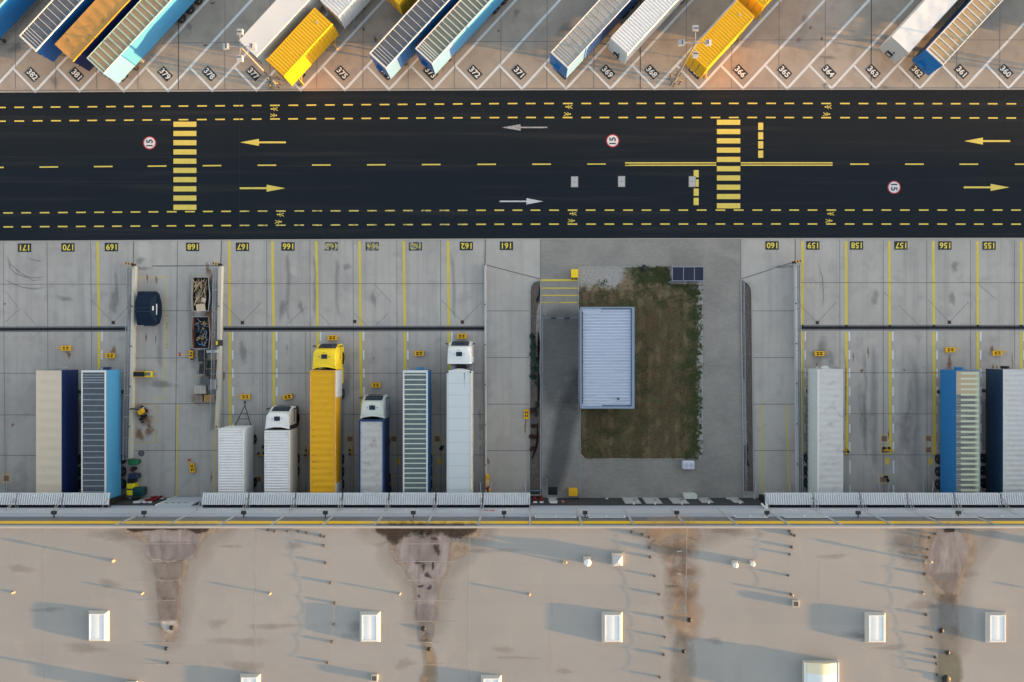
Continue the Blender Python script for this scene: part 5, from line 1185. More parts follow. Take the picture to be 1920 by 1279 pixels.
mb = MB(); mb.tube([(1.1, -4.15, zt - .2), (1.1, -4.15, zt + .08)], .1, 10); mb.build('vent', DSTEEL, rfo)
mb = MB(); mb.tube([(-w / 2 + .2, l / 2 - .5, zt - .1), (-w / 2 + .2, -l / 2 + .5, zt - .1)], .06, 8); mb.build('gutter', DSTEEL, ub)
mb = MB(); mb.box(-w / 2 + .05, -w / 2 + .1, .5, 1.5, .05, 2.1); mb.build('door', mat('door_blue_grey', (.2, .24, .3), .5, .05), ub)
# ---- glazed shelter
p = P(1290.5, 513.5, 2.5); sh = thing('shelter', 'open shelter with three dark glass roof panels in a pale blue frame', 'shelter', (p.x, p.y, 0)); w, l = 3.3, 1.48
PB = mat('pale_blue_frame', (.26, .31, .43), .4, .05)
mb = MB()
for x in (-w / 2, -w / 2 + 1.12, -w / 2 + 2.24, w / 2 - .12): mb.box(x + .015, x + .055, -l / 2 + .05, l / 2 - .07, 2.44, 2.53)
mb.box(-w / 2, w / 2, -l / 2, -l / 2 + .05, 2.42, 2.53); mb.box(-w / 2, w / 2, l / 2 - .05, l / 2, 2.42, 2.53); mb.build('roof_frame', PB, sh)
DG2 = mat('smoked_roof_glass', (.018, .022, .042), .2, .2, 2)
for q in range(3):
    mb = MB(); mb.box(-w / 2 + .07 + 1.12 * q, -w / 2 + 1.12 * (q + 1) - (.12 if q == 2 else 0) , -l / 2 + .07, l / 2 - .07, 2.455, 2.47); mb.build('roof_pane', DG2, sh)
for x in (-w / 2 + .06, w / 2 - .06):
    for y in (-l / 2 + .05, l / 2 - .05):
        mb = MB(); mb.box(x - .04, x + .04, y - .04, y + .04, 0, 2.42); mb.build('post', PB, sh)
mb = MB(); mb.box(-w / 2 + .12, w / 2 - .12, -l / 2 + .035, -l / 2 + .06, .1, 2.3); mb.build('back_pane', mat('clear_pane', (.10, .13, .17), .1, .1, spec=.6), sh)
mb = MB(); mb.box(-1.3, 1.3, -l / 2 + .12, -l / 2 + .48, .42, .48); mb.box(-1.1, -1.04, -l / 2 + .2, -l / 2 + .4, .05, .42); mb.box(1.04, 1.1, -l / 2 + .2, -l / 2 + .4, .05, .42); mb.build('bench', DSTEEL, sh)
mb = MB(); mb.sheet([P(1258, 500, .035), P(1318, 500, .035), P(1318, 531.5, .035), P(1258, 531.5, .035)]); mb.build('shelter_pad', PAVE, paving)
# ---- lamp masts
def mast(label, px, py, hh=9.9, spans=((0, 1.30), (1.15, 0), (0, -1.05), (-1.25, 0)), tilt=(0, 0)):
    p = P(px, py); t = thing('lamp_mast', label, 'lamp', (p.x, p.y, 0), 0, 'floodlight masts along the slanted bays')
    mb = MB(); mb.tube([(0, 0, .0), (0, 0, .6), (0, 0, hh)], [.15, .12, .06], 12); mb.box(-.22, .22, -.22, .22, 0, .03); mb.build('pole', mat('mast_steel', (.40, .41, .42), .4, .08, metal=.5), t)
    for dx, dy in spans:
        mb = MB(); mb.tube([(0, 0, hh - .1), (dx * .82, dy * .82, hh + .05)], .035, 6); L2 = math.hypot(dx, dy); ux_, uy_ = dx / L2, dy / L2
        mb.tube([(dx * .8 - uy_ * .28, dy * .8 + ux_ * .28, hh + .05), (dx * .8 + uy_ * .28, dy * .8 - ux_ * .28, hh + .05)], .03, 6); o = mb.build('crossarm', STEEL, t)
        mb = MB(); r = [(-.26, -.12), (.26, -.12), (.26, .36), (-.26, .36)]
        def q(a, b, z): return (dx * .95 + uy_ * a + ux_ * b, dy * .95 - ux_ * a + uy_ * b, z)
        mb.loft([[q(a, b, hh - .12 - .12 * (b > 0)) for a, b in r], [q(a * .95, b, hh + .16 - .06 * (b > 0)) for a, b in r]]); h_ = mb.build('floodlight', mat('lamp_housing', (.42, .44, .47), .4, .08), t)
        mb = MB(); mb.box(-.2, .2, -.04, .04, -.02, .02); mb.v = [Vector(q(v.x, v.y + .05, hh + .17 + v.z)) for v in mb.v]; mb.build('ballast', mat('ballast_dark', (.06, .065, .08), .5, .1), h_)
    mb = MB()
    for a in range(4):
        an = math.pi / 4 + a * math.pi / 2; an2 = an + .55
        x, y, x2, y2 = .62 * math.cos(an), .62 * math.sin(an), .62 * math.cos(an2), .62 * math.sin(an2)
        mb.tube([(x, y, 0), (x, y, .85), (x2, y2, .85), (x2, y2, 0)], .055, 8)
    g_ = mb.build('guard_rail', DSTEEL, t)
    mb = MB()
    for a in range(4):
        an = math.pi / 4 + a * math.pi / 2 + .18; mb.tube([(.58 * math.cos(an), .58 * math.sin(an), .853), (.55 * math.cos(an + .2), .55 * math.sin(an + .2), .853)], .06, 8)
    mb.build('warning_band', YEL, g_); return t
mast('tall floodlight mast leaning over the long white trailer near bay 377', 516.5, 157)
mast('tall floodlight mast beside the yellow swap body at bay 367', 1265, 151)
mast('floodlight mast standing outside the right edge of the view', 2013, 148)
# ---- wheel chock frames
def chock(label, px, py, rot=0, w=.98, l=.52, handle=-1, knob=False, m=YEL):
    p = P(px, py); t = thing('wheel_chock', label, 'wheel chock', (p.x, p.y, 0), R(rot), 'yellow wheel chock frames in the dock bays')
    mb = MB(); e = .10
    for a in ((-w / 2, w / 2, -l / 2, -l / 2 + e), (-w / 2, w / 2, l / 2 - e, l / 2), (-w / 2, -w / 2 + e * 1.8, -l / 2 + e, l / 2 - e), (w / 2 - e * 1.8, w / 2, -l / 2 + e, l / 2 - e), (-.05, .05, -l / 2 + e, l / 2 - e), (-w / 2 + e * 1.8, -.05, -.03, .03), (.05, w / 2 - e * 1.8, -.03, .03)): mb.box(*a, .04, .26)
    o = mb.build('frame', m, t)
    mb = MB(); mb.box(-w / 2 + .05, w / 2 - .05, -l / 2 + .05, l / 2 - .05, .0, .08); mb.build('base_plate', BLACK, t)
    mb = MB(); mb.box(-.28, -.1, .02, l / 2 - .11, .09, .2); mb.box(.1, .28, -l / 2 + .11, -.02, .09, .2); mb.build('rubber_pad', mat('brown_pad', (.06, .03, .02), .8, .3), t)
    if handle:
        mb = MB(); mb.tube([(handle * w / 2, .14, .2), (handle * (w / 2 + .45), .17, .45)], .028, 6); mb.tube([(handle * w / 2, -.05, .2), (handle * (w / 2 + .42), .0, .5)], .022, 6); h_ = mb.build('handle', m, t)
        if knob:
            mb = MB(); mb.box(handle * (w / 2 + .40) - .10, handle * (w / 2 + .40) + .10, -.1, .22, .42, .5, 0, .03); mb.build('red_paddle', RED, h_)
    return t
chock('yellow wheel chock with rust streaks below it, above the beige trailer', 125.5, 653, 2, handle=-1)
chock('yellow wheel chock in front of the sky blue slatted trailer', 208.5, 667, -2, handle=-1)
chock('yellow wheel chock left of the black drawbar', 461.5, 744, 1, handle=-1)
chock('tilted yellow wheel chock just in front of the white cab with black sides', 540.5, 744, 14, handle=-1)
chock('yellow wheel chock directly in front of the yellow cab', 624, 633.5, 0, handle=0)
chock('yellow wheel chock directly in front of the cream cab', 705.5, 722, 0, handle=0)
chock('yellow wheel chock ahead of the trailer with pale green ribs', 786.5, 662.5, 3, handle=0)
chock('yellow wheel chock in front of the white high roof cab by the drain', 866, 630.5, 0, handle=0)
chock('yellow wheel chock ahead of the grimy white trailer', 1535, 663, 0, handle=1)
chock('yellow wheel chock ahead of the signal blue trailer', 1780, 656, 2, handle=1)
chock('yellow wheel chock ahead of the slate navy trailer', 1868, 662, 4, handle=1)
chock('upright turned yellow chock frame with a red knob on ramp 168', 362, 877, 98, handle=1, knob=True)
chock('yellow chock frame lying against the left mulch bed', 987, 776.5, 90, handle=0)
# landing-gear stands and hand trucks between the trailers
def stand(label, px, py, rot, s=1.0):
    p = P(px, py); t = thing('trailer_stand', label, 'support stand', (p.x, p.y, 0), R(rot), 'yellow support stands between the trailers')
    mb = MB(); mb.box(-.35 * s, .35 * s, -.08, .08, .12, .24, 0, .02); mb.box(.3 * s, .72 * s, -.04, .05, .2, .28); mb.build('beam', YEL, t)
    for x in (-.28 * s, .26 * s):
        mb = MB(); mb.lathe([(.16, -.06), (.16, .06)], 14, axis='x'); mb.build('wheel', BLACK, t, loc=(x, .18, .17))
    mb = MB(); mb.tube([(0, -.05, .2), (0, -.12, .8)], .035, 6); mb.build('handle', DSTEEL, t); return t
stand('yellow stand on black wheels at the rusty plate between docks 158 and 157', 1661.5, 843.5, 0)
stand('yellow stand half hidden beside the right edge of the grimy white trailer', 1584, 843, 180)
stand('yellow stand poking out left of the white ribbed truck box', 491, 853, 5)
stand('yellow stand poking out left of the orange trailer', 578, 849, 80)
stand('yellow stand standing upright between orange and grey roofed trailers', 660, 847, 90, .8)
stand('yellow stand at the left side of the signal blue trailer', 1764, 836, 90, .8)
def block(label, px, py, rot=20):
    p = P(px, py); t = tag(MB().loft([[(-.2, -.12, 0), (.2, -.12, 0), (.2, .12, 0), (-.2, .12, 0)], [(-.12, -.1, .2), (.16, -.1, .12), (.16, .1, .12), (-.12, .1, .2)]]).build('rubber_chock', BLACK), label, 'wheel chock', 'black rubber chocks'); t.location = (p.x, p.y, .012); t.rotation_euler = (0, 0, R(rot))
block('upper of two black rubber chocks in the yellow outlined plate by dock 158', 1661.5, 894, -10); block('lower of two black rubber chocks in the yellow outlined plate by dock 158', 1664.5, 900.5, -50)
block('black rubber chock left of the white high roof trailer', 829, 838, 15); block('second black rubber chock left of the white high roof trailer', 827, 842, -20); block('black block left of the white truck box', 494, 838, 80)
# ---- retaining walls and fences
CREAM = mat('cream_wall_cap', (.60, .57, .49), .7, .1, 1.5); GREYW = mat('grey_wall_cap', (.47, .48, .50), .7, .1, 1.5)
def mesh_mat():
    m, nt, b, out = new_mat('fence_mesh'); setin(b, Roughness=.5); b.inputs['Base Color'].default_value = (.10, .13, .18, 1)
    tr = N(nt, 'ShaderNodeBsdfTransparent'); mx = N(nt, 'ShaderNodeMixShader'); mx.inputs[0].default_value = .5
    nt.links.new(tr.outputs[0], mx.inputs[1]); nt.links.new(b.outputs[0], mx.inputs[2]); nt.links.new(mx.outputs[0], out.inputs[0]); return m
MESHM = mesh_mat()
def wall(label, x0, y0, x1, y1, wpx, hgt, m, fence=None, stripe=True, foff=0, cap2=None):
    a, b = P(x0, y0, hgt), P(x1, y1, hgt); t = thing('retaining_wall', label, 'wall', (0, 0, 0)); d = (b - a); d.z = 0; L = d.length; d.normalize(); n_ = Vector((-d.y, d.x, 0)) * (wpx / S / 2)
    mb = MB(); mb.prism([(v.x, v.y) for v in (a - n_, b - n_, b + n_, a + n_)], 0, hgt); mb.build('wall', m, t)
    mb = MB(); k = 0
    while k < L: c = a + d * k; mb.box(c.x - .12, c.x + .0, c.y - .06, c.y + .06, hgt, hgt + .1); k += 4.2
    mb.build('wall_anchor', DSTEEL, t)
    if stripe:
        c = a + Vector((0, .15, 0)); s = -1 if fence == 'L' or fence is None else 1
        Rt = Matrix.Rotation(R(-10 if stripe == 1 else 12), 3, 'Z')
        for q in range(5):
            m2 = MB(); m2.box(-.34 + .136 * q, -.34 + .136 * (q + 1), -.1, .1, 0, hgt + .28); m2.v = [c + Rt @ (v + Vector((-.08, 0, 0))) for v in m2.v]
            m2.build('bumper_post', BLACK if q % 2 == 0 else mat('amber_band', (.75, .36, .02), .5, .05), t)
    if fence:
        s = -1 if fence == 'L' else 1; fa, fb = a + d * .3 + Vector((s * (wpx / S / 2 - .06) + foff, 0, 0)), b + Vector((s * (wpx / S / 2 - .06) + foff, 0, 0)); hf = 1.15
        f = thing('guard_fence', label.replace('wall', 'railing').replace('cap', 'posts'), 'fence', (0, 0, 0)); f['label'] = label_f[label]
        Vz = lambda p_, z: Vector((p_.x, p_.y, z))
        mb = MB(); mb.add([Vz(fa, hgt + .1), Vz(fb, hgt + .1), Vz(fb, hgt + hf), Vz(fa, hgt + hf)], [(0, 1, 2, 3)]); mb.build('mesh_panel', MESHM, f)
        mb = MB(); mb.tube([Vz(fa, hgt + hf), Vz(fb, hgt + hf)], .028, 6); mb.tube([Vz(fa, hgt + .55), Vz(fb, hgt + .55)], .02, 6); mb.build('rail', STEEL, f)
        k = 0
        while k < (fb - fa).length:
            c = fa + d * k; mb = MB(); mb.tube([Vz(c, hgt - .1), Vz(c, hgt + hf + .03)], .03, 6); mb.build('post', STEEL, f); k += 2.2
    return t
wl = ['cream capped wall on the left side of ramp 168', 'cream capped wall on the right side of ramp 168', 'thin grey capped wall right of bay 162', 'thin grey capped wall left of bay 159']
label_f = {wl[0]: 'mesh railing along the left wall of ramp 168', wl[1]: 'mesh railing inside the right wall of ramp 168', wl[3]: 'mesh railing beside the grey wall at bay 159'}
wall(wl[0], 250.3, 499, 242.8, 860, 5.2, .55, CREAM, 'L'); wall(wl[1], 412.4, 499, 406.8, 805, 6.2, .55, CREAM, 'L', foff=-.12)
wall(wl[2], 909.8, 496, 911.5, 926, 3.4, .45, GREYW, None, 0); wall(wl[3], 1492.4, 494, 1496.5, 926, 4.2, .45, GREYW, 'R', 2)
def railing(label, pts, hf=1.1, m=STEEL, mid=True, step=2.6, name='railing'):
    t = thing(name, label, 'railing', (0, 0, 0)); W_ = [P(x, y, 0) for x, y in pts]; Vz = lambda p_, z: Vector((p_.x, p_.y, z))
    mb = MB(); mb.tube([Vz(p_, hf) for p_ in W_], .03, 6)
    if mid: mb.tube([Vz(p_, hf * .5) for p_ in W_], .022, 6)
    mb.build('rail', m, t)
    for a, b in zip(W_, W_[1:]):
        n_ = max(1, int((b - a).length / step))
        for q in range(n_ + 1):
            c = a.lerp(b, q / n_); mb = MB(); mb.tube([Vz(c, 0), Vz(c, hf)], .028, 6); mb.build('post', m, t)
    return t
BST = mat('blue_grey_steel', (.22, .27, .34), .45, .1, metal=.3)
railing('blue grey railing on the left edge of the sunken lane', [(1017, 597), (1016.5, 892), (1024.5, 892), (1025.5, 930)], m=BST); railing('blue grey railing on the right edge of the sunken lane below the small building', [(1086.8, 768), (1087, 932)], m=BST)
railing('narrow steel railing between paving and the right mulch bed', [(1391, 528), (1396, 926)], .9, m=BST)
gt = thing('barrier_gate', 'low blue grey gate with two dark hinges across the sunken lane', 'gate', P(1051, 597, 0)); w_ = 34 / S
mb = MB()
for z in (.35, .7, 1.05): mb.tube([(-w_, 0, z), (w_, 0, z)], .032, 6)
mb.build('gate_bar', BST, gt)
for x in (-.75, .62):
    mb = MB(); mb.box(x - .28, x + .28, -.09, .07, .2, 1.12); mb.build('hinge_plate', DSTEEL, gt)
for x in (-w_, w_):
    mb = MB(); mb.tube([(x, 0, 0), (x, 0, 1.2)], .05, 8); mb.build('post', BST, gt)
# ---- waste corner on ramp 168
HULL = mat('skip_navy', (.002, .012, .033), .6, .2, 1.5, dirt=(.008, .012, .02), dirt_amt=.6, spec=.2)
p = P(272, 577.5, 1.4); t = thing('closed_skip', 'closed navy blue skip with ridged lid on ramp 168', 'skip', (p.x, p.y, 0))
lo_ = [(-.75, -1.75, .1), (.75, -1.75, .1), (.95, .0, .1), (.75, 1.5, .1), (-.75, 1.5, .1), (-.95, .0, .1)]
mi_ = [(-.95, -1.75, 1.0), (.78, -1.75, 1.0), (1.15, -.7, 1.0), (1.15, .75, 1.0), (.85, 1.75, 1.0), (-.90, 1.75, 1.0)]
mi_ = [(-.92, -1.78, 1.0), (1.0, -1.75, 1.0), (1.22, -.9, .9), (1.22, .6, .9), (.98, 1.75, 1.0), (-.88, 1.75, 1.0)]
mb = MB(); mb.loft([[(x * .9, y * .85, .08) for x, y, z in mi_], [(x, y, .95) for x, y, z in mi_]]); mb.build('hull', HULL, t)
top = [(-.90, -1.74), (.62, -1.74), (.62, 1.74), (-.86, 1.74)]; mb = MB(); mb.loft([[(-1.05, -1.74, .96), (.98, -1.74, .96), (.98, 1.74, .96), (-.95, 1.74, .96)], [(-1.02, -.6, 1.36), (.5, -.55, 1.36), (.5, .55, 1.36), (-1.02, .6, 1.36)]]); mb.build('lid', HULL, t)
mb = MB()
for y in (-.35, .0): mb.box(-1.1, .55, y - .05, y + .05, 1.35, 1.43)
mb.build('lid_ridge', mat('skip_navy_dark', (.006, .02, .05), .5, .1), t)
mb = MB(); mb.box(.68, .80, -.25, .2, 1.18, 1.3); mb.box(.98, 1.05, -.7, .45, .98, 1.06); mb.build('label_patch', WHITE, t)
mb = MB(); mb.tube([(-.6, -1.8, .4), (.6, -1.8, .4)], .05, 6); mb.build('lift_bar', DSTEEL, t)
def skip(label, px, py, w, l, hull, inner, lip, lining=None):
    p = P(px, py, 1.2); t = thing('open_skip', label, 'skip', (p.x, p.y, 0), 0, 'open waste skips on the ramp'); hw, hl = w / 2, l / 2
    O = lambda k, z, d=0: [(-hw * k + d, -hl * (k if k < 1 else 1) + .35 * 0 + d, z), (hw * k - d, -hl * k + d, z), ((hw + .18 * (1 if d == 0 else .7)) * k - d, -hl * .1, z), (hw * k - d, hl * k - d, z), (-hw * k + d, hl * k - d, z), (-(hw + .1) * k + d, -hl * .1, z)]
    mb = MB(); mb.loft([O(.78, .08), O(1, 1.2)], cap=(True, False)); mb.build('hull', hull, t)
    mb = MB(); mb.loft([O(.76, .16, .04)[::-1], O(1, 1.2, .06)[::-1]], cap=(False, False)); mb.add(O(.76, .16, .04), [(0, 1, 2, 3, 4, 5)]); mb.build('inside', inner, t)
    if lining:
        mb = MB(); q0, q1 = O(1, 1.19, .075), O(.93, .6, .085); mb.add([q0[4], q0[5], q1[5], q1[4]], [(0, 1, 2, 3), (3, 2, 1, 0)]); mb.add([q0[5], q0[0], q1[0], q1[5]], [(0, 1, 2, 3)]); mb.build('side_lining', lining, t)
    a, b = O(1, 1.2), O(1, 1.2, .045); mb = MB(); vs = [Vector(v) + Vector((0, 0, .01)) for v in a] + [Vector(v) + Vector((0, 0, .01)) for v in b]; mb.add(vs, [(i, (i + 1) % 6, 6 + (i + 1) % 6, 6 + i) for i in range(6)]); mb.build('rim', lip, t); return t
skip('open skip heaped with scrap timber on ramp 168', 375.5, 551.5, 1.72, 3.55, mat('skip_slate', (.03, .05, .075), .5, .3, 2), mat('skip_inside', (.02, .02, .022), .8, .2), mat('skip_rim', (.50, .50, .50), .5, .15), mat('pale_lining', (.45, .40, .33), .8, .2))
skip('open skip with a rusty red side full of mixed scrap', 376, 624, 1.72, 3.35, mat('skip_rust', (.22, .06, .03), .6, .3, 2), mat('skip_inside2', (.035, .038, .045), .8, .3), mat('skip_rim2', (.32, .32, .33), .5, .2), mat('rust_lining', (.26, .07, .03), .8, .25))
rr = random.Random(12); WOODS = [mat('raw_plank', (.60, .47, .31), .7, .15, 3), mat('old_plank', (.42, .31, .19), .8, .2, 3), mat('grey_plank', (.26, .21, .16), .8, .2, 3)]
mb = MB(); c0 = P(375.5, 549, 1.2)
for i in range(95):
    x, y = rr.uniform(-.62, .62), rr.uniform(-1.1, 1.5); a = rr.gauss(1.45, .5); L = rr.uniform(.35, 1.1); ww = rr.uniform(.025, .07); z = rr.uniform(.55, 1.25); tl = rr.uniform(-.25, .25)
    m2 = MB(); m2.box(-L / 2, L / 2, -ww / 2, ww / 2, -.015, .015); Rm = Matrix.Rotation(a, 3, 'Z') @ Matrix.Rotation(tl, 3, 'Y')
    v = [Rm @ q for q in m2.v]
    if max(abs(q.x + x) for q in v) > .78 or min(q.y + y for q in v) < -1.65 or max(q.y + y for q in v) > 1.68: continue
    mb.add([q + Vector((c0.x + x, c0.y + y, z)) for q in v], m2.f, rr.choice((0, 0, 1, 1, 2)))
tag(mb.build('scrap_wood', WOODS), kind='stuff')
for lab, x, y, a, s1, s2 in (('broad pale board at the lower end of the scrap timber skip', 376.5, 577, .12, .95, .75), ('small square board in the middle of the scrap timber skip', 382, 563, -.2, .45, .45)):
    p = P(x, y, 1.22); mb = MB(); mb.box(-s1 / 2, s1 / 2, -s2 / 2, s2 / 2, 0, .03)
    for q in range(3): mb.box(-s1 / 2 + .02, s1 / 2 - .02, -s2 / 2 + .05 + q * s2 * .3, -s2 / 2 + .1 + q * s2 * .3, .03, .04)
    o = tag(mb.build('board', mat('pale_board', (.58, .46, .33), .7, .12, 3)), lab, 'board'); o.location = p; o.rotation_euler = (.06, -.04, a)
mb = MB(); c0 = P(377, 622, 1.2); cols = [mat('scrap_blue', (.06, .14, .36), .5, .2), mat('scrap_white', (.50, .55, .62), .5, .1), mat('scrap_amber', (.60, .32, .02), .6, .2), mat('scrap_black', (.015, .016, .02), .8, .2), mat('scrap_grey', (.22, .23, .25), .6, .2)]
for i in range(110):
    x, y = rr.uniform(-.55, .62), rr.uniform(-1.45, 1.1); z = rr.uniform(.5, 1.12); k = rr.random()
    if k < .5:
        pts = [(c0.x + x, c0.y + y, z)]; a = rr.uniform(0, 6.3)
        for q in range(4): a += rr.uniform(-.7, .7); pts.append((min(max(pts[-1][0] + .14 * math.cos(a), c0.x - .7), c0.x + .72), min(max(pts[-1][1] + .14 * math.sin(a), c0.y - 1.5), c0.y + 1.4), z + rr.uniform(-.05, .08)))
        mb.tube(pts, rr.uniform(.012, .03), 5, rr.choice((0, 1, 1, 3, 4)))
    else:
        s = rr.uniform(.05, .16); m2 = MB(); m2.box(-s, s, -s * .6, s * .6, -s * .4, s * .4, 0); Rm = Matrix.Rotation(rr.uniform(0, 3), 3, 'Z') @ Matrix.Rotation(rr.uniform(-.6, .6), 3, 'X'); mb.add([Rm @ q + Vector((c0.x + x * .85, c0.y + y, z)) for q in m2.v], m2.f, rr.choice((0, 2, 3, 3, 4, 3)))
tag(mb.build('mixed_scrap', cols), kind='stuff')
# pallets
PW = [mat('weathered_pallet', (.28, .225, .19), .8, .2, 3), mat('fresh_pallet', (.48, .27, .09), .7, .2, 3), mat('white_pallet', (.50, .46, .41), .75, .15, 3)]
def pallet(label, px, py, z, rot, m, w=1.2, l=.85, n=7):
    p = P(px, py, z); t = thing('pallet', label, 'pallet', (p.x, p.y, z), R(rot), 'wooden pallets by the fence of ramp 168'); mb = MB(); pw = l / n
    for i in range(n): mb.box(-w / 2, w / 2, -l / 2 + pw * (i + .12), -l / 2 + pw * (i + .80), .11, .135)
    mb.build('deck', m, t)
    for x in (-w / 2 + .05, 0, w / 2 - .05):
        mb = MB(); mb.box(x - .05, x + .05, -l / 2, l / 2, .0, .11); mb.build('bearer', m, t)
pallet('white slatted pallet leaning on the crates on ramp 168', 376, 730.5, .75, 0, PW[2], 1.18, .85, 8)
pallet('grey brown pallet lying lowest in the waste corner', 370, 746.6, .6, -1, PW[0], 1.12, .78, 7)
pallet('orange brown pallet nearest to the right fence of ramp 168', 393, 746.5, .62, 1, PW[1], 1.05, .72, 7)
for z in (.0, .15, .30, .45):
    pallet('one of four stacked pallets hidden under the grey brown pallet', 370.5 - z, 746.6, z, random.uniform(-3, 3), PW[0], 1.12, .78, 7); pallet('one of four stacked pallets hidden under the orange brown pallet', 393.5, 746.5, z, random.uniform(-3, 3), PW[1], 1.05, .72, 7)
for z in (.0, .2, .4, .58): pallet('one of four stacked pallets hidden under the white slatted pallet', 376, 730.5, z, random.uniform(-3, 3), PW[2], 1.15, .82, 7)
def cage(label, px, py, w, l, hh, m, inner, full=.5):
    p = P(px, py, hh); t = thing('mesh_cage', label, 'crate', (p.x, p.y, 0), R(random.uniform(-5, 5)), 'crates and cages in the waste corner'); mb = MB()
    for x in (-w / 2, w / 2):
        for y in (-l / 2, l / 2): mb.box(x - .035, x + .035, y - .035, y + .035, 0, hh)
    for z in (.12, hh * .55, hh):
        mb.tube([(-w / 2, -l / 2, z), (w / 2, -l / 2, z), (w / 2, l / 2, z), (-w / 2, l / 2, z), (-w / 2, -l / 2, z)], .032, 6)
    mb.build('frame', m, t); mb = MB(); mb.box(-w / 2 + .05, w / 2 - .05, -l / 2 + .05, l / 2 - .05, .1, hh * full); mb.build('contents', inner, t); return t
CG = mat('cage_grey', (.20, .22, .24), .5, .2, metal=.3); CB = mat('crate_brown', (.20, .12, .065), .7, .25, 3); DK = mat('crate_dark', (.028, .034, .04), .8, .3, 3); MID = mat('crate_mid', (.10, .11, .12), .7, .25, 3)
cage('tall dark filled cage just below the scrap skip', 376, 667.5, .85, 1.25, 1.2, CG, DK, .75); cage('dark glazed cage in the middle of the waste corner', 376.5, 692, .75, 1.05, 1.15, CG, DK, .7)
cage('brown framed crate with dark contents at the fence', 393, 683, 1.05, 1.0, 1.1, CB, DK, .5); cage('lower brown framed crate with a pale object in it', 393, 699, 1.0, .85, 1.0, CB, mat('crate_mix', (.05, .055, .06), .7, .5, 5), .6)
cage('grey cage above the white pallet', 381, 714.5, .95, .75, 1.1, CG, MID, .8); cage('narrow cage with white sheets beside the white pallet', 396.5, 721, .6, 1.15, 1.2, CG, mat('white_sheets', (.42, .44, .46), .5, .25, 4), .85)
p = P(398, 659, .9); mb = MB(); mb.box(-.62, .55, -.15, .15, .0, .92, 0, .02); o = tag(mb.build('steel_locker', mat('pale_locker', (.50, .51, .55), .5, .1)), 'pale narrow metal box at the fence below the scrap skips', 'box'); o.location = (p.x, p.y, 0)
p = P(397, 669.5, .5); mb = MB(); mb.box(-.5, .5, -.4, .4, .0, .5); mb.box(-.44, .44, -.34, .34, .5, .56); o = tag(mb.build('battered_crate', mat('crate_grey_brown', (.27, .245, .22), .8, .3, 4)), 'battered grey brown crate under the pale metal box', 'crate'); o.location = (p.x, p.y, 0)
p = P(406.5, 643, 1.3); mb = MB(); mb.box(-.08, .08, -.3, .3, .0, 1.3); mb.box(-.09, .09, -.22, .18, 1.3, 1.34, 1); o = tag(mb.build('meter_post', [DSTEEL, YEL_B]), 'dark post with a yellow top at the fence beside the scrap skip', 'post'); o.location = (p.x, p.y, 0)
# pallet truck with red grip, belt truck, tracked lifter
t = thing('pallet_truck', 'yellow and black pallet truck with a red grip below the scrap skip', 'pallet truck', at(361, 664.5), R(90))
mb = MB(); mb.box(-.42, .42, -.22, .22, .1, .4, 0, .05); mb.build('body', YEL, t)
for x in (-.42, .40):
    mb = MB(); mb.lathe([(.17, -.08), (.17, .08)], 14, axis='y'); mb.v = [Vector((v.y, v.x, v.z)) for v in mb.v]; mb.build('wheel', BLACK, t, loc=(x, 0, .17))
mb = MB(); mb.tube([(0, .2, .4), (.0, .95, .75)], .035, 6); mb.build('handle', YEL, t); mb = MB(); mb.box(-.2, .2, .92, 1.08, .7, .82, 0, .03); mb.build('grip', RED, t); mb = MB(); mb.box(-.2, -.05, -.12, .12, .4, .46); mb.box(.08, .25, -.12, .08, .4, .44); mb.build('pad', DSTEEL, t)
t = thing('belt_loader', 'yellow end belt truck with a long black belt beside the left wall of ramp 168', 'conveyor', at(270.5, 701.5), 0)
mb = MB(); mb.box(-1.15, .35, -.25, .25, .35, .42); mb.build('belt', mat('belt_black', (.010, .018, .028), .7, .15), t); mb = MB(); mb.box(-1.18, .35, -.31, -.25, .2, .45); mb.box(-1.18, .35, .25, .31, .2, .45); mb.build('side_frame', YEL, t)
mb = MB(); mb.box(.35, 1.02, -.32, .32, .15, .62, 0, .03); mb.box(1.02, 1.15, -.3, -.2, .15, .3); mb.box(1.02, 1.15, .2, .3, .15, .3); hd = mb.build('head', YEL_B, t); mb = MB(); mb.box(.42, .5, -.2, .2, .62, .65); mb.box(.56, .64, -.1, .22, .62, .65); mb.build('slot', DSTEEL, hd); mb = MB(); mb.box(.72, .92, -.14, .2, .62, .7); mb.build('screen', BLUE, hd)
for x in (-1.0, .8):
    for y in (-.2, .2):
        mb = MB(); mb.lathe([(.15, -.05), (.15, .05)], 12, axis='x'); mb.v = [Vector((v.y, v.x, v.z)) for v in mb.v]; mb.build('wheel', BLACK, t, loc=(x, y, .15))
t = thing('loading_lifter', 'small yellow and black lifter with a boom on the rusty plate of ramp 168', 'lifter', at(267, 772), R(35))
mb = MB(); mb.box(-.15, .45, -.3, .2, .2, .75, 0, .06); mb.build('body', YEL, t); mb = MB(); mb.tube([(.2, .2, .7), (-.35, .75, 1.1)], .08, 8); mb.tube([(-.1, .48, .9), (-.55, .78, .9)], .05, 6); mb.build('boom', DSTEEL, t)
mb = MB(); mb.box(-.65, .25, -.75, -.48, .05, .3, 0, .04); mb.box(-.75, -.45, -.95, -.85, .05, .18); mb.build('fork', BLACK, t)
for x, y in ((.4, .3), (.48, -.2), (-.25, -.35)):
    mb = MB(); mb.lathe([(.2, -.07), (.2, .07)], 14, axis='x'); mb.build('wheel', BLACK, t, loc=(x, y, .21))
mb = MB(); mb.box(.48, .6, .1, .22, .5, .6); mb.build('lamp', WHITE, t)
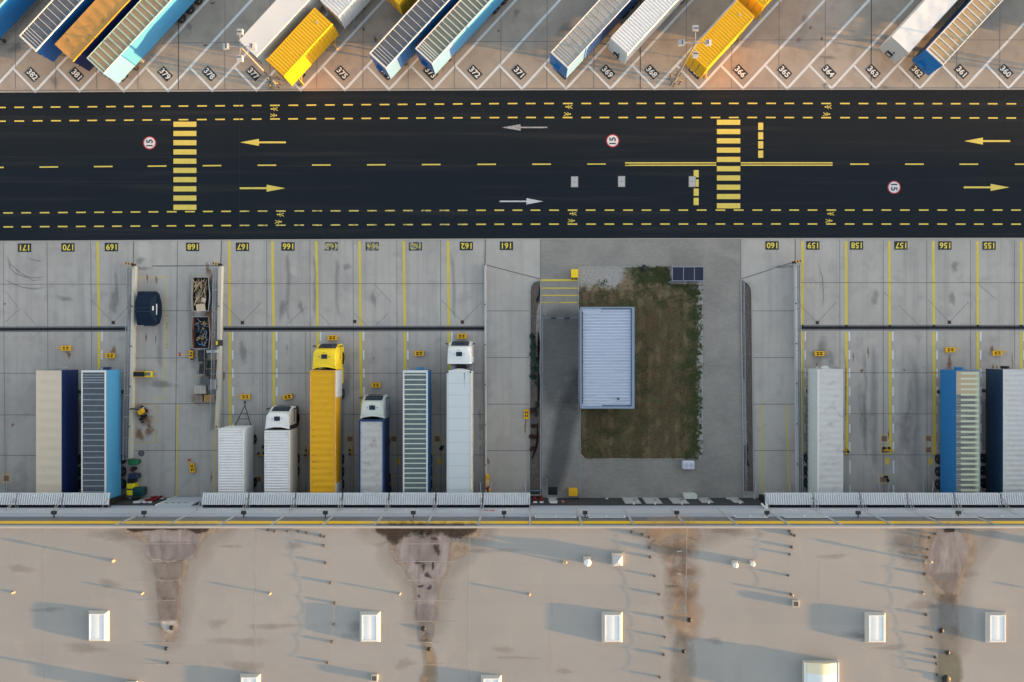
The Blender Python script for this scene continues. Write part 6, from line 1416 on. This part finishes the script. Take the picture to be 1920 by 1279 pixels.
# bins in the corner by the wall
def bin_(label, px, py, w, l, hh, m, rot=0, round_=False, split=True):
    p = P(px, py, hh); t = thing('bin' , label, 'bin', (p.x, p.y, 0), R(rot), 'bins at the foot of the left ramp wall'); mb = MB()
    r = lambda k, z, b=.08: [(sx * (w / 2 * k - (b if q in (0,) else 0)), sy * (l / 2 * k - (0 if q in (0,) else b)), z) for sx, sy, q in ((1, 1, 1), (1, 1, 0))] if False else [(w / 2 * k * cx, l / 2 * k * cy, z) for cx, cy in ((-.85, -1), (.85, -1), (1, -.8), (1, .8), (.85, 1), (-.85, 1), (-1, .8), (-1, -.8))]
    mb.loft([r(.8, .06), r(.97, hh - .1)]); mb.build('body', m, t)
    mb = MB(); mb.loft([r(1.02, hh - .1), r(1.0, hh - .03), r(.8, hh + .03)])
    lid = mb.build('lid', m, t, smooth=30)
    mb = MB(); mb.tube([(-w * .3, l / 2, hh - .05), (w * .3, l / 2, hh - .05)], .03, 6); mb.build('handle', DSTEEL, lid); return t
bin_('green wheeled bin, topmost of the bins at the left wall of ramp 168', 249, 867, .95, .58, 1.0, mat('bin_green', (.012, .14, .06), .5, .1))
bin_('navy bin between the round black bin and the yellow bins', 249, 893.5, .98, .6, 1.0, mat('bin_navy', (.01, .03, .065), .5, .1)); bin_('low black bin tucked above the yellow bins', 245, 902, .7, .4, .9, BLACK)
bin_('upper of two yellow bins at the foot of the left wall', 244.5, 912, .86, .56, 1.05, mat('bin_yellow', (.80, .68, .01), .5, .05)); bin_('lower of two yellow bins at the foot of the left wall', 243, 924.5, .68, .56, 1.05, mat('bin_yellow', (0, 0, 0)))
bin_('large dark green container beside the yellow bins', 258.5, 922.5, 1.15, .98, 1.1, mat('bin_dark_green', (.006, .055, .055), .5, .1))
p = P(247.5, 880.5, .7); t = thing('round_bin', 'round black bin with a red top between green and navy bins', 'bin', (p.x, p.y, 0)); mb = MB(); mb.lathe([(.2, 0), (.24, .65), (.2, .7)], 16); mb.build('body', BLACK, t); mb = MB(); mb.box(-.08, .06, -.06, .1, .7, .76, 0, .02); mb.build('knob', RED, t)
# boxes and cabinets around the paving
p = P(1077.5, 513, .9); t = thing('grit_bin', 'yellow grit bin on black wheels at the top left corner of the plot', 'bin', (p.x, p.y, 0)); mb = MB(); mb.box(-.33, .33, -.42, .42, .16, .85, 0, .03); mb.build('body', YEL_B, t); mb = MB(); mb.box(-.36, .36, -.40, .46, .85, .93, 0, .02); mb.box(-.02, .02, -.2, .3, .93, .95); mb.build('lid', YEL_B, t)
for x in (-.2, .2):
    mb = MB(); mb.lathe([(.13, -.06), (.13, .06)], 12, axis='x'); mb.build('wheel', BLACK, t, loc=(x, -.44, .13))
p = P(1074.7, 923.5, .9); t = thing('grit_bin', 'yellow grit bin near the warehouse wall by the lane railing', 'bin', (p.x, p.y, 0)); mb = MB(); mb.box(-.42, .42, -.34, .34, .0, .8, 0, .03); mb.build('body', YEL, t); mb = MB(); mb.box(-.46, .46, -.38, .38, .8, .9, 0, .02); mb.box(-.25, .25, -.02, .02, .9, .92); mb.build('lid', YEL, t)
p = P(1207.5, 501, 1.0); t = thing('litter_bin', 'round dark litter bin at the top edge of the grass plot', 'bin', (p.x, p.y, 0)); mb = MB(); mb.lathe([(.2, 0), (.25, .9), (.27, .92), (.27, 1.0), (.05, 1.08)], 18); mb.build('body', mat('bin_slate', (.012, .016, .03), .5, .1), t, smooth=40); mb = MB(); mb.tube([(0, -.3, 0), (0, -.3, 1.0)], .04, 8); mb.build('post', DSTEEL, t)
p = P(1291.5, 872.5, 1.0); t = thing('cooling_unit', 'pale boxed cooling unit on the paving below the plot', 'cooling unit', (p.x, p.y, 0)); mb = MB(); mb.box(-.6, .6, -.42, .42, .1, 1.0, 0, .09); mb.build('casing', mat('pale_blue_white', (.58, .62, .72), .4, .06, 2), t)
for x in (-.27, .27):
    mb = MB(); mb.lathe([(.23, 1.0), (.23, 1.03), (.2, 1.03)], 18, c=(x, 0, 0)); mb.build('fan_grille', mat('grille_blue', (.42, .46, .56), .4, .1, 6), t)
for x in (-.5, .5):
    mb = MB(); mb.box(x - .06, x + .06, -.4, .4, .0, .1); mb.build('foot', DSTEEL, t)
p = P(1294.5, 932, 1.0); t = thing('wall_cabinet', 'white cabinet standing on the paving between two pale doors', 'cabinet', (p.x, WY + .35, 0)); mb = MB(); mb.box(-.62, .62, -.22, .22, .0, 1.15, 0, .02); mb.build('casing', mat('cabinet_white', (.60, .62, .57), .5, .05), t); mb = MB(); mb.box(-.66, .66, -.25, .25, 1.15, 1.2); mb.build('lid', mat('cabinet_white', (0, 0, 0)), t)
for lab, x, y, m, s in (('yellow box by the grey wall right of bay 162', 914, 893.5, YEL, .3), ('pale orange box below the yellow box by the grey wall', 914, 904, mat('pale_orange', (.72, .46, .22), .5, .1), .28)):
    mb = MB(); mb.box(-s * .6, s * .6, -s, s, 0, .5, 0, .02); mb.box(-s * .35, s * .35, -s * .4, s * .4, .5, .54); o = tag(mb.build('small_box', m), lab, 'box'); q = at(x, y); o.location = q
t = thing('hand_cart', 'red and orange hand cart at the foot of the grey wall near the canopy', 'cart', at(916, 916)); mb = MB(); mb.box(-.3, .1, .0, .22, .2, .5, 0, .03); mb.build('tray', RED, t); mb = MB(); mb.box(.02, .24, -.32, .05, .1, .6, 0, .07); mb.build('tank', mat('orange_tank', (.8, .36, .01), .5, .05), t); mb = MB(); mb.box(-.3, .0, -.3, -.05, .05, .35); mb.build('base', BLACK, t)
# ---- shrubs in the left mulch bed
LEAF = [mat('leaf_teal', (.012, .048, .040), .7, .35, 4), mat('leaf_green', (.024, .062, .036), .7, .3, 4)]; LEAFR = [mat('leaf_russet', (.085, .035, .022), .8, .35, 4), mat('leaf_brown', (.05, .032, .022), .8, .3, 4)]
def bush(label, px, py, rx, ry, hh, ms, n=330):
    p = P(px, py); t = thing('shrub', label, 'shrub', (p.x, p.y, .05), 0, 'low shrubs in the left mulch bed'); mb = MB(); r = random.Random(int(px * 7 + py))
    lobes = [(r.uniform(-.6, .6), r.uniform(-.6, .6), r.uniform(.45, .75)) for _ in range(6)]
    for i in range(n):
        lx_, ly_, lr = r.choice(lobes); a = r.uniform(0, 6.3); q = lr * math.sqrt(r.random()); x, y = (lx_ + q * math.cos(a)) * rx / S, (ly_ + q * math.sin(a)) * ry / S
        z = max(.03, hh * (1 - .7 * (lx_ * .5 + q * math.cos(a) * .7) ** 2 - .5 * (q / lr) ** 2) * r.uniform(.45, 1.0)); c = Vector((x, y, z)); d = Vector((r.gauss(0, 1), r.gauss(0, 1), r.gauss(.2, .5))).normalized(); s = d.orthogonal().normalized(); ll = r.uniform(.05, .10); ww = ll * .5
        mb.add([c - d * ll, c + s * ww, c + d * ll, c - s * ww], [(0, 1, 2, 3)], 0 if r.random() < .65 else 1)
    mb.build('foliage', ms, t); mb = MB()
    for i in range(4): a = i * 1.7; mb.tube([(0, 0, -.03), (.1 * math.cos(a), .1 * math.sin(a), hh * .6)], .012, 5)
    mb.build('stem', CB, t)
for lab, a in (('topmost dark green shrub in the left mulch bed', (998.5, 634, 6, 7, .5)), ('second dark green shrub from the top of the left mulch bed', (1000, 648, 7, 9, .55)), ('largest dark green shrub in the left mulch bed', (1001, 669, 8.5, 12, .65)), ('fourth dark green shrub from the top of the left mulch bed', (1001, 688, 8, 9, .6)), ('fifth dark green shrub, level with the darkened lane', (999.5, 708, 6, 7, .5))): bush(lab, *a, LEAF)
for lab, a in (('russet shrub beside a green one, level with the yellow chock', (998.5, 771, 5, 6, .4)), ('russet shrub just below the yellow chock', (999.5, 797, 6.5, 5, .4)), ('russet shrub third from the bottom of the left bed', (1000, 818, 7, 5, .4)), ('lowest small russet shrub in the left bed', (998, 841, 5, 4.5, .35))): bush(lab, *a, LEAFR, 220)
bush('slim green shrub squeezed between the russet shrub and the liner', 1006, 766, 4, 14, .4, LEAF, 200)
bush('small green shrub beside the lane near the yellow chock frame', 1007, 720, 3, 6, .35, LEAF, 120)
# ================================================================== LIGHT AND CAMERA
AZ, EL = 10.4, 3.7
to_sun = Vector((math.cos(R(AZ)) * math.cos(R(EL)), -math.sin(R(AZ)) * math.cos(R(EL)), math.sin(R(EL))))
sl = bpy.data.lights.new('sun', 'SUN'); sl.energy = 3.6; sl.angle = R(.55); sl.color = (1.0, .52, .15)
so = bpy.data.objects.new('sun', sl); COL.objects.link(so); so.rotation_euler = to_sun.to_track_quat('Z', 'Y').to_euler()
w = bpy.data.worlds.new('World'); sc.world = w; w.use_nodes = True; nt = w.node_tree; nt.nodes.clear()
sky = nt.nodes.new('ShaderNodeTexSky'); sky.sky_type = 'NISHITA'; sky.sun_disc = False
sky.sun_elevation = R(EL); sky.sun_rotation = R(90 + AZ); sky.altitude = 100; sky.air_density = 1.0; sky.dust_density = 1.5; sky.ozone_density = 1.0
hs = nt.nodes.new('ShaderNodeHueSaturation'); hs.inputs['Saturation'].default_value = .5
bg = nt.nodes.new('ShaderNodeBackground'); bg.inputs['Strength'].default_value = .15
ow = nt.nodes.new('ShaderNodeOutputWorld')
nt.links.new(sky.outputs[0], hs.inputs['Color']); nt.links.new(hs.outputs[0], bg.inputs[0]); nt.links.new(bg.outputs[0], ow.inputs[0])
cd = bpy.data.cameras.new('camera'); cam = bpy.data.objects.new('camera', cd); COL.objects.link(cam)
cam.location = (0, 0, H); cam.rotation_euler = (0, 0, 0); cd.sensor_width = 36; cd.lens = 36 * H / (1920 / S)
cd.shift_x = -(NX - 960) / 1920; cd.shift_y = (NY - 639.5) / 1920; cd.clip_end = 2000; sc.camera = cam
vs = sc.view_settings; vs.view_transform = 'Standard'; vs.look = 'None'; vs.gamma = 1; vs.exposure = 2.5; vs.use_curve_mapping = False
sc.cycles.max_bounces = 6; sc.cycles.diffuse_bounces = 1; sc.cycles.transparent_max_bounces = 16; sc.cycles.use_denoising = True
